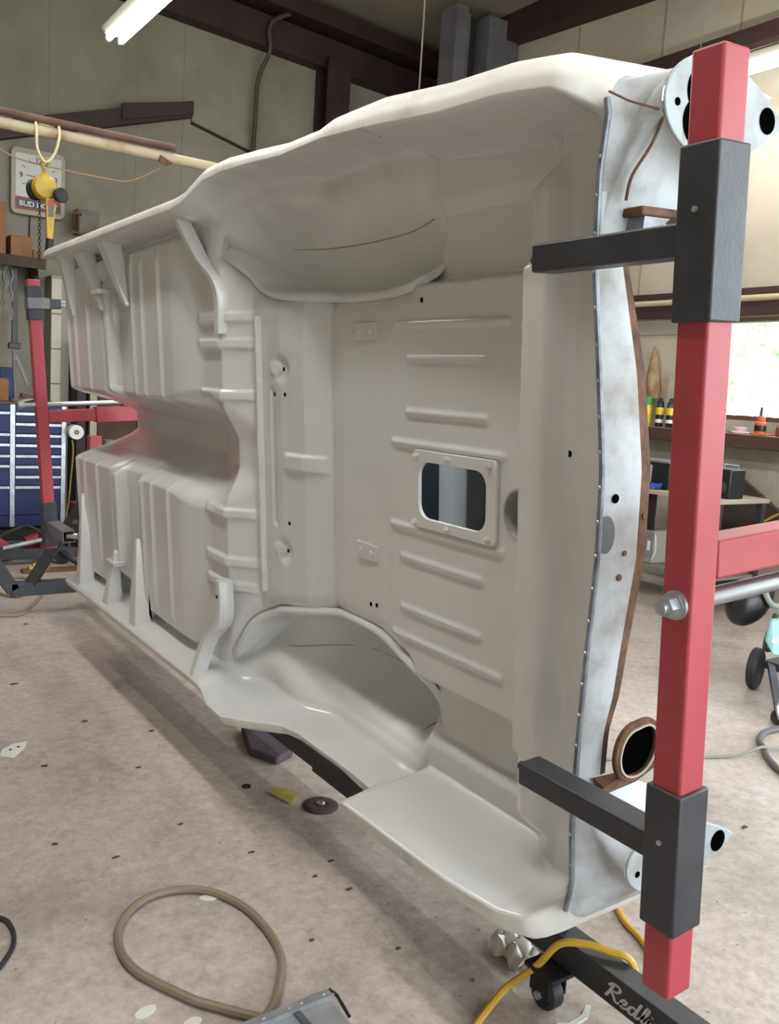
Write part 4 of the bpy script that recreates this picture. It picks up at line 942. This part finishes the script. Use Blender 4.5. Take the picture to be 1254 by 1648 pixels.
def floor_cable(name, label, cat, pts, r, m, z=None, closed=False, n=6):
    P = smooth_path([(p[0], p[1], p[2] if len(p) > 2 else r) for p in pts], n, closed)
    return tag(obj(name, MB().tube(P, r, 8, closed=closed), m), label, cat)
floor_cable('air_line', 'pale air line looping on the floor beside the far base frame', 'hose', [(.80, 5.85), (1.12, 5.95), (1.22, 5.72), (1.14, 5.50), (1.06, 5.62), (1.04, 5.85, .01), (1.20, 6.05), (1.35, 5.88), (1.30, 5.60), (1.09, 5.12), (.95, 5.10), (.6, 5.2)], .009, mat('line_beige', '94826a', .6))
floor_cable('air_hose', 'grey-brown air hose lying in a wide loop on the near floor', 'hose', [(.95, 1.40, .013), (.86, 1.50), (.744, 1.634), (.703, 1.691), (.634, 1.838), (.638, 1.968), (.69, 2.057), (.779, 2.105), (.886, 2.074), (.949, 1.975), (.967, 1.847), (.948, 1.717), (.892, 1.621), (.85, 1.57, .012), (.78, 1.50, .012), (.7, 1.3, .012)], .0105, mat('hose_taupe', '7d705c', .55))
floor_cable('black_cable', 'black cable curving in at the left edge of the near floor', 'cable', [(.2, 2.35), (.34, 2.25), (.415, 2.19), (.431, 2.138), (.423, 2.072), (.396, 2.02), (.36, 1.98), (.25, 1.9)], .006, mat('cable_black', '26262c', .5))
floor_cable('yellow_hose', 'yellow air hose draped over the lettered floor beam', 'hose', [(1.02, 1.22), (1.197, 1.303), (1.27, 1.335, .012), (1.335, 1.35, .03), (1.372, 1.30, .10), (1.392, 1.26, .168), (1.425, 1.215, .184), (1.455, 1.17, .182), (1.484, 1.135, .17), (1.52, 1.12, .06), (1.60, 1.15, .01), (1.72, 1.24), (1.78, 1.335), (1.808, 1.421), (1.871, 1.521), (1.93, 1.65), (2.05, 1.9)], .0085, mat('hose_yellow', 'c29a35', .45))
floor_cable('grey_cable', 'grey cable looping on the floor beside the welder cart', 'cable', [(4.0, 2.15), (3.7, 2.10), (3.551, 2.081), (3.439, 2.079), (3.335, 2.035), (3.27, 1.97), (3.199, 1.908), (3.129, 1.813), (3.05, 1.65), (2.95, 1.4)], .013, mat('cable_grey', '5c5b5c', .6))
floor_cable('thin_cable', 'thin pale cable crossing the bright floor behind the red post', 'cable', [(2.5, 2.25), (2.75, 2.12), (2.984, 2.031), (3.108, 1.972, .016), (3.22, 1.953, .034), (3.33, 1.941, .016), (3.7, 1.85)], .006, mat('cable_pale', '7d7a76', .6))

# aluminium step platform at the bottom edge
ap = thing('step_platform', 'aluminium work platform with riveted edge at the bottom of the picture', 'platform', (.84, 1.35, 0))
pA, pB = np.array([.742, 1.527, 0]), np.array([.96, 1.521, 0])
ex = np.array([-.218, -.006, 0]); ex = ex/np.linalg.norm(ex)
def pl(a, b, z): return pB + ex*a + np.array([ex[1], -ex[0], 0])*(-b)*-1 + np.array([0, 0, z])
def plb(a0, a1, b0, b1, z0, z1):
    P = [pl(a, b, z) for a in (a0, a1) for b in (b0, b1) for z in (z0, z1)]; return MB().hull(P)
sgnb = -1 if pl(0, .1, 0)[1] > pB[1] else 1
def plq(a0, a1, b0, b1, z0, z1): return plb(a0, a1, sgnb*b0, sgnb*b1, z0, z1)
obj('deck', plq(.012, .50, .024, .30, .030, .042), ALUPLAIN, ap)
obj('edge_flange', plq(0, .51, 0, .023, .02, .05), ALU, ap, .002)
obj('edge_bead', plq(0, .51, .0232, .027, .038, .053), ALU, ap)
for k in (.02, .075, .105, .165, .25): obj('rivet', MB().lathe([(.005, 0), (.003, .002)], pl(k, sgnb*.012, .05), (0, 0, 1), 10), ZINC, ap)
obj('grip_strip', plq(.085, .100, .03, .30, .0421, .047), mat('strip_dark', '4a4a4d', .6), ap)
obj('side_strap', MB().tube([pl(-.003, 0, .045), pl(-.012, sgnb*.02, .04), pl(-.014, sgnb*.07, .02)], .004, 6), BLACK, ap)
for a_, b_ in ((.03, .03), (.48, .03), (.03, .28), (.48, .28)): obj('foot', MB().cyl(pl(a_, sgnb*b_, 0), pl(a_, sgnb*b_, .03), .012, 10), BLACK, ap)

# things lying on the floor
gd = thing('grinding_disc', 'worn purple flap disc lying on the floor by the body', 'disc', (1.423, 2.363, 0))
obj('abrasive', MB().lathe([(.058, 0), (.060, .004), (.050, .010), (.022, .011), (.02, .006), (.002, .006)], (1.423, 2.363, 0), (0, 0, 1), 26), mat('disc_purple', '4a3236', .8, col2='35262a', scale=40), gd)
obj('hub', MB().lathe([(.016, .006), (.016, .013), (.009, .016), (.009, .010), (.001, .010)], (1.423, 2.363, 0), (0, 0, 1), 16), ZINC, gd)
tag(obj('sandpaper', MB().prism([(1.314, 2.524, .002), (1.361, 2.548, .002), (1.40, 2.461, .003), (1.339, 2.416, .002)], (0, 0, .0025)), mat('sandpaper_yellow', 'a8984a', .85, col2='968640', scale=30)), 'yellow sandpaper sheet on the floor under the wheel well', 'sandpaper')
tag(obj('floor_pad', MB().prism([(1.452, 3.043, .0), (1.384, 2.83, .0), (1.437, 2.707, .0), (1.52, 2.746, .0), (1.61, 2.866, .0), (1.60, 3.05, 0)], (0, 0, .03)), mat('pad_purple', '4b3f49', .8, col2='3b3139', scale=8), bevel=.008), 'dark purple foam pad in the shadow under the wheel well', 'pad')
tag(obj('washer', MB().ring(circ((1.27, 2.60, 0), (1, 0, 0), (0, 1, 0), .015, 16), circ((1.27, 2.60, 0), (1, 0, 0), (0, 1, 0), .007, 16), (0, 0, .003)), BLACK), 'black washer on the floor left of the yellow sandpaper', 'washer')
sc_ = thing('metal_scrap', 'white curved sheet offcut with holes at the left of the floor', 'offcut', (.66, 3.23, 0))
obj('sheet', MB().prism([(.603, 3.20, 0), (.62, 3.25, 0), (.66, 3.285, 0), (.715, 3.29, 0), (.69, 3.23, 0), (.643, 3.165, 0)], (0, 0, .003)), WHITEP, sc_)
for x, y in ((.645, 3.235), (.675, 3.25)): obj('punched_hole', MB().lathe([(.006, 0), (.005, .0008)], (x, y, .003), (0, 0, 1), 10), DARK, sc_)
def chip(x, y, a, b, rot, label):
    P = [(x + a*math.cos(t_)*math.cos(rot) - b*math.sin(t_)*math.sin(rot), y + a*math.cos(t_)*math.sin(rot) + b*math.sin(t_)*math.cos(rot), 0) for t_ in np.linspace(0, 2*math.pi, 15)[:-1]]
    tag(obj('paint_chip', MB().prism(P, (0, 0, .004)), WHITEP), label, 'chip', 'white chips on the near floor')
chip(.90, 2.04, .024, .011, -.4, 'white chip lying under the top of the hose loop')
chip(.615, 1.70, .026, .014, .3, 'larger white chip at the bottom left edge of the floor')
chip(.69, 1.62, .02, .014, .1, 'pinkish white chip beside the hose near the bottom edge')
# crumpled paper by the castor
def crumple(name, label, cx, cy, w_, h_, H, seed, m):
    r = np.random.default_rng(seed); nx = 15; V = []; F = []
    for i in range(nx):
        for j in range(nx):
            z = H*abs(math.sin(i*.62+seed+.3*math.sin(j*.8))*math.cos(j*.5+.4*math.sin(i*.7)))*(.8+.2*r.random()) + .003
            V.append((cx + w_*(i/(nx-1)-.5) + r.normal(0, .003), cy + h_*(j/(nx-1)-.5) + r.normal(0, .003), z))
    for i in range(nx-1):
        for j in range(nx-1): a = i*nx+j; F.append((a, a+nx, a+nx+1, a+1))
    mb = MB().add(V, F); o = obj(name, mb, m, angle=50); so = o.modifiers.new('thick', 'SOLIDIFY'); so.thickness = .0012; so.offset = 1
    return tag(o, label, 'paper')
crumple('crumpled_paper', 'crumpled white paper on the floor behind the castor', 1.47, 1.455, .12, .12, .055, 3, mat('paper', 'cfcac3', .7))
tag(obj('paper_strip', MB().prism([(1.372, 1.222, 0), (1.40, 1.205, 0), (1.45, 1.21, 0), (1.485, 1.235, 0), (1.48, 1.243, 0), (1.445, 1.222, 0), (1.40, 1.219, 0), (1.376, 1.232, 0)], (0, 0, .003)), mat('green_white', 'c9ccc0', .7)), 'pale green and white paper strip in front of the castor', 'paper')
# leaf litter and dirt specks
lit = [(.80, 3.95, .02), (.95, 3.4, .018), (1.0, 2.9, .014), (.72, 3.05, .016), (.60, 3.7, .018), (.85, 4.6, .02), (1.05, 4.9, .018), (1.1, 2.2, .012), (1.2, 2.0, .011), (1.25, 1.9, .012), (1.05, 1.75, .010), (.75, 2.35, .012), (.62, 2.5, .012), (.98, 2.45, .01), (1.15, 3.2, .016), (2.2, 1.75, .02), (2.35, 1.85, .022), (2.6, 1.6, .02), (2.1, 1.45, .015), (2.75, 2.1, .03), (1.28, 2.05, .011), (1.22, 1.62, .01)]
for k, (x, y, r) in enumerate(lit):
    a = k*1.7; P = [(x + r*q*math.cos(a+t_), y + .45*r*q*math.sin(a+t_), 0) for t_, q in zip(np.linspace(0, 2*math.pi, 8)[:-1], (1, .6, .8, .5, 1, .7, .6))]
    tag(obj('leaf_scrap', MB().prism(P, (0, 0, .004)), mat('leaf_dark', '4a3f35', .9)), 'small dark dry leaf scrap on the concrete floor', 'leaf scrap', 'dry scraps on the floor')

# ------------------------------------------------------------------ window shelf items
def spray(x, y, z, lid, body, band, label):
    t = thing('spray_can', label, 'spray can', (x, y, z), 'spray cans on the window shelf')
    obj('can', MB().lathe([(.030, 0), (.032, .004), (.032, .165), (.026, .185)], (x, y, z), (0, 0, 1), 20), body, t)
    obj('band', MB().lathe([(.0322, .10), (.0325, .102), (.0325, .155), (.0322, .157)], (x, y, z), (0, 0, 1), 20), band, t)
    obj('text_band', MB().lathe([(.0322, .035), (.0324, .036), (.0324, .062), (.0322, .063)], (x, y, z), (0, 0, 1), 20), WHITEP if lid is BLACK else band, t)
    obj('cap', MB().lathe([(.027, .1855), (.027, .20), (.017, .215), (.015, .232), (.004, .235)] if lid is BLACK else [(.033, .175), (.033, .232), (.028, .24), (.004, .241)], (x, y, z), (0, 0, 1), 20), lid, t)
spray(5.9, 4.93, 1.2105, mat('cap_green', '1f8a34', .4), mat('can_yellow', 'd5b91e', .35), mat('can_yellow2', 'e2c526', .35), 'yellow spray can with green cap on the window shelf')
spray(5.9, 4.805, 1.2105, BLACK, mat('can_black', '1a1a1b', .35), mat('can_yellow', 'd5b91e'), 'black and yellow spray can in the middle of the three cans')
spray(5.9, 4.70, 1.2105, BLACK, mat('can_black', '1a1a1b'), mat('can_yellow', 'd5b91e'), 'black and yellow spray can next to the red post')
dh = thing('dried_husk', 'pointed brown dried husk hung on the wall above the spray cans', 'husk', (5.95, 4.93, 1.44))
obj('husk', MB().tube([(5.955, 4.97, 1.87), (5.95, 4.955, 1.75), (5.945, 4.945, 1.62), (5.94, 4.93, 1.52), (5.945, 4.93, 1.44)], [.004, .035, .055, .065, .05], 10), mat('husk_brown', '7a5f41', .8, col2='9c8462', scale=12), dh)
obj('frill', MB().hull([(5.95, 4.87, 1.60), (5.955, 4.84, 1.70), (5.95, 4.82, 1.45), (5.965, 4.85, 1.44), (5.97, 4.88, 1.52)]), mat('husk_pale', 'a4937a', .8), dh)
bj = thing('bottle_jack', 'orange bottle jack standing on the window shelf', 'jack', (5.85, 3.84, 1.2105))
obj('base', MB().b2((5.80, 3.77, 1.2107), (5.90, 3.91, 1.225)), mat('jack_orange', 'b85a34', .5), bj, .005)
obj('cylinder', MB().lathe([(.042, .0145), (.042, .09), (.030, .10), (.030, .13), (.022, .14)], (5.85, 3.855, 1.2107), (0, 0, 1), 18), mat('jack_orange', 'b85a34'), bj)
obj('ram', MB().cyl((5.85, 3.86, 1.35), (5.85, 3.86, 1.415), .010, 12), mat('ram_dark', '4c4440', .5, .5), bj)
obj('label', MB().lathe([(.0422, .03), (.0425, .032), (.0425, .07), (.0422, .072)], (5.85, 3.855, 1.2107), (0, 0, 1), 18), mat('can_black', '1a1a1b'), bj)
tn = thing('round_tin', 'flat round pinkish tin on the shelf left of the orange jack', 'tin', (5.85, 4.02, 1.2105))
obj('dish', MB().lathe([(.06, 0), (.075, .012), (.06, .016)], (5.85, 4.02, 1.2107), (0, 0, 1), 22), mat('tin_pale', 'd6cfd2', .5), tn)
obj('lid', MB().lathe([(.048, .0165), (.048, .045), (.042, .05), (.01, .05)], (5.85, 4.02, 1.2107), (0, 0, 1), 22), mat('tin_pink', 'bf9aa0', .5), tn)
crumple('shop_rag', 'crumpled grey rag hanging over the shelf edge by the tin', 5.76, 4.12, .07, .16, .03, 5, mat('rag', '8d8578', .9)).location.z = 1.2115
gj = thing('glass_jar', 'dark red glass jar at the right end of the visible shelf', 'jar', (5.86, 3.70, 1.2105))
obj('jar', MB().lathe([(.03, 0), (.033, .01), (.033, .06), (.026, .07)], (5.86, 3.70, 1.2107), (0, 0, 1), 18), mat('jar_red', '6b3a34', .3), gj)
obj('lid', MB().lathe([(.028, .0705), (.028, .085), (.004, .086)], (5.86, 3.70, 1.2107), (0, 0, 1), 18), ZINC, gj)

# work table under the window
wt = thing('work_table', 'low work table with black legs below the window shelf', 'table', (5.3, 4.1, 0))
obj('top', MB().b2((5.0, 3.52, .765), (5.55, 4.75, .795)), mat('table_top', 'a5998a', .6), wt, .003)
obj('lower_shelf', MB().b2((5.02, 3.54, .25), (5.53, 4.73, .27)), mat('table_grey', '77726b', .6), wt)
for x in (5.03, 5.50):
    for y in (3.55, 4.70): obj('leg', MB().b2((x-.022, y-.022, 0), (x+.022, y+.022, .764)), BLACKP, wt)
obj('modesty_panel', MB().b2((5.08, 4.10, .30), (5.10, 4.55, .764)), BLACK, wt)
sc1 = thing('tool_case', 'silver and black tool case standing on the work table', 'case', (5.2, 4.2, .795))
obj('shell', MB().b2((5.1, 4.02, .7955), (5.3, 4.32, .985)), mat('case_black', '1c1c1e', .4), sc1, .006)
obj('edge_trim', MB().b2((5.09, 4.02, .982), (5.31, 4.32, .996)), ALU, sc1, .002)
obj('edge_trim', MB().b2((5.088, 4.285, .796), (5.099, 4.325, .98)), ALU, sc1)
obj('panel', MB().b2((5.094, 4.17, .84), (5.0995, 4.25, .96)), mat('case_panel', 'a7adb0', .5), sc1)
tag(crumple('blue_cloth', 'crumpled blue cloth on the front of the work table', 5.05, 4.12, .07, .14, .05, 9, mat('cloth_blue', '2f4f9c', .8)), None, 'cloth').location.z = .796
rd = thing('radio', 'black portable radio at the right end of the work table', 'radio', (5.2, 3.6, .795))
obj('case', MB().b2((5.12, 3.545, .7955), (5.28, 3.66, .99)), mat('case_black', '1c1c1e'), rd, .008)
obj('speaker', MB().cyl((5.1195, 3.60, .87), (5.115, 3.60, .87), .035, 18), mat('grille', '3c3c3e', .7), rd)
obj('handle', MB().tube([(5.2, 3.55, .99), (5.2, 3.55, 1.015), (5.2, 3.655, 1.015), (5.2, 3.655, .99)], .006, 8), ZINC, rd)
eb = thing('equipment_box', 'open silver equipment box on the lower table shelf', 'box', (5.15, 4.17, .27))
obj('case', MB().b2((5.05, 4.06, .2705), (5.25, 4.27, .50)), mat('box_beige', '9c978c', .5), eb, .004)
obj('opening', MB().b2((5.046, 4.16, .30), (5.0499, 4.25, .46)), BLACK, eb)
obj('side_plate', MB().b2((5.045, 4.055, .275), (5.0499, 4.12, .50)), ALU, eb)
obj('plate_label', MB().b2((5.042, 4.075, .36), (5.0449, 4.10, .43)), WHITEP, eb)
obj('wire_loop', MB().tube(smooth_path([(5.06, 4.05, .48), (5.03, 4.02, .44), (5.05, 4.03, .36), (5.04, 4.05, .30)], 5), .004, 6), WHITEP, eb)
lb_ = thing('leaning_panel', 'dark brown sheet leaning against the wall right of the table', 'panel', (5.9, 3.7, 0))
obj('sheet', MB().prism([(5.93, 4.08, .92), (5.93, 3.62, .64), (5.90, 3.83, .50), (5.86, 3.95, .0), (5.86, 4.35, .0), (5.90, 4.3, .60)], (.02, 0, 0)), mat('sheet_brown', '3b2c25', .7), lb_)
obj('edge_strip', MB().beam((5.928, 4.08, .925), (5.928, 3.62, .645), .02, .012), mat('sheet_edge', '55443a', .7), lb_)
tag(obj('power_lead', MB().tube(smooth_path([(5.85, 4.0, .30), (5.85, 3.86, .50), (5.86, 3.74, .60), (5.88, 3.58, .70), (5.9, 3.3, .80)], 6), .008, 6), mat('cord_yellow', 'b79a2a', .6)), 'yellow cord slung across the wall beside the brown sheet', 'cord')

# welder cart at the right edge
wd_ = thing('welder_cart', 'dark welder cart on wheels at the right edge of the floor', 'cart', (4.1, 2.3, 0))
obj('deck', MB().b2((3.98, 1.95, .12), (4.6, 2.46, .16)), mat('cart_grey', '3c3e42', .5), wd_, .004)
obj('machine', MB().b2((4.14, 1.98, .1605), (4.58, 2.42, .56)), mat('welder_grey', '4c4f55', .5), wd_, .01)
obj('front_panel', MB().b2((4.13, 2.05, .20), (4.139, 2.35, .50)), mat('panel_grey', '7b8187', .5), wd_)
for p, q in (((3.99, 2.42, .14), (3.66, 2.16, .06)), ((3.99, 2.0, .14), (3.70, 2.05, .06))): obj('outrigger', MB().beam(p, q, .03, .03), mat('cart_grey', '3c3e42'), wd_)
def wheel(c, ax, r, w_, par, nm='wheel'):
    k = obj(nm, MB().lathe([(r*.5, -w_), (r*.92, -w_), (r, -w_*.6), (r, w_*.6), (r*.92, w_), (r*.5, w_)], c, ax, 28), mat('tyre', '262525', .7), par)
    obj('hub', MB().lathe([(r*.49, -w_*.8), (r*.3, -w_*1.05), (r*.3, w_*1.05), (r*.49, w_*.8)], c, ax, 18), mat('hub_grey', '5a5855', .5), k)
wheel((3.99, 2.50, .103), (-.32, .95, 0), .103, .022, wd_); wheel((4.5, 2.55, .103), (-.32, .95, 0), .103, .022, wd_)
wheel((3.62, 2.13, .034), (.8, .5, 0), .034, .014, wd_, 'castor'); wheel((3.70, 1.98, .034), (.8, .5, 0), .034, .014, wd_, 'castor')
obj('castor_fork', MB().tube(smooth_path([(3.60, 2.11, .036), (3.60, 2.13, .08), (3.66, 2.16, .09), (3.68, 2.18, .06)], 4), .009, 6), ALU, wd_)
gb = thing('gas_bottle', 'pale cyan gas bottle strapped behind the welder cart wheel', 'gas bottle', (4.02, 2.56, .05))
bt = thing('tank_cover', 'pale cyan plastic cover hanging on the welder cart', 'cover', (3.87, 2.33, .23))
obj('cover', MB().hull([(3.80, 2.33, .40), (3.97, 2.30, .41), (3.81, 2.36, .30), (3.84, 2.33, .235), (3.97, 2.3, .21), (3.98, 2.38, .35), (3.86, 2.38, .40)]), mat('cyan_cover', '9ccfd0', .4), bt, .01)
obj('badge', MB().lathe([(.022, 0), (.018, .004), (.004, .005)], (3.845, 2.328, .31), (-.2, -.97, 0), 16), WHITEP, bt)
bpy.data.objects.remove(gb)
hm = thing('welding_helmet', 'black welding helmet hanging upside down from the welder cart', 'helmet', (3.92, 2.5, .33))
prof = []
def dome(c, R3, n=12, m_=16):
    V = []; F = []
    for i in range(n+1):
        th = math.pi*i/n
        for k in range(m_):
            ph = 2*math.pi*k/m_; V.append((c[0]+R3[0]*math.sin(th)*math.cos(ph), c[1]+R3[1]*math.sin(th)*math.sin(ph), c[2]+R3[2]*math.cos(th)))
    for i in range(n):
        for k in range(m_): F.append((i*m_+k, (i+1)*m_+k, (i+1)*m_+(k+1) % m_, i*m_+(k+1) % m_))
    return MB().add(V, F)
hv = dome((3.90, 2.52, .47), (.13, .10, .14))
hv.v = [(x, y, z) if z < .52 else (x, y, .52+(z-.52)*.1) for x, y, z in hv.v]
hv.v = [(x + .35*(z-.47), y, z) for x, y, z in hv.v]
obj('shell', hv, mat('helmet_black', '141416', .3), hm)
obj('headband', MB().tube(smooth_path([(3.86, 2.42, .52), (3.90, 2.40, .46), (3.98, 2.40, .45), (4.06, 2.41, .51), (4.10, 2.44, .56)], 5), .014, 8), mat('band_grey', '8a8a84', .6), hm)
obj('face_strap', MB().tube(smooth_path([(3.98, 2.42, .40), (3.93, 2.42, .30), (3.92, 2.42, .24), (3.96, 2.42, .225), (4.0, 2.42, .26), (4.06, 2.42, .37)], 5), .012, 8), mat('strap_grey', '4a4a4b', .6), hm)
obj('hang_hook', MB().tube([(4.08, 2.46, .52), (4.12, 2.44, .57), (4.14, 2.42, .53)], .006, 6), ZINC, hm)

# ------------------------------------------------------------------ trees outside the window
def tree(name, label, x, y, h, r, n, seed, m):
    t = thing(name, label, 'tree', (x, y, -.13), 'trees outside the window')
    obj('trunk', MB().tube([(x, y, -.2), (x+.05, y, h*.3), (x, y+.1, h*.7)], [.14, .11, .05], 8), mat('bark', '6b6055', .9), t)
    g = np.random.default_rng(seed); V = []; F = []
    for k in range(n):
        d = g.normal(size=3); d /= np.linalg.norm(d); c = np.array([x, y, h*.62]) + d*np.array([r, r, h*.42])*g.random()**.35
        a = g.normal(size=3); a /= np.linalg.norm(a); b = np.cross(a, g.normal(size=3)); b /= np.linalg.norm(b); s = .09+.07*g.random()
        o = len(V); V += [c-a*s, c-b*s*.5, c+a*s, c+b*s*.5]; F.append((o, o+1, o+2, o+3))
    mb = MB().add(V, F); fo = obj('foliage', mb, m, t, smooth=False); fo['kind'] = 'stuff'
LEAF1 = mat('leaf_glare_light', 'bfd0b0', .6, col2='dde6d2', scale=3); LEAF2 = mat('leaf_glare_mid', 'a3b992', .6, col2='c5d4b6', scale=3)  # greens paled: the outdoor overexposure is put into the leaf colour
tree('broadleaf_tree', 'glare-paled green tree filling the left of the window view', 13.0, 9.4, 5.5, 2.0, 2600, 1, LEAF1)
tree('broadleaf_tree', 'mid green tree in the centre of the window view', 18.5, 11.5, 7.0, 2.6, 2600, 2, LEAF2)
tree('broadleaf_tree', 'tall green tree at the right of the window view', 14.5, 4.6, 6.0, 2.2, 2400, 3, LEAF2)
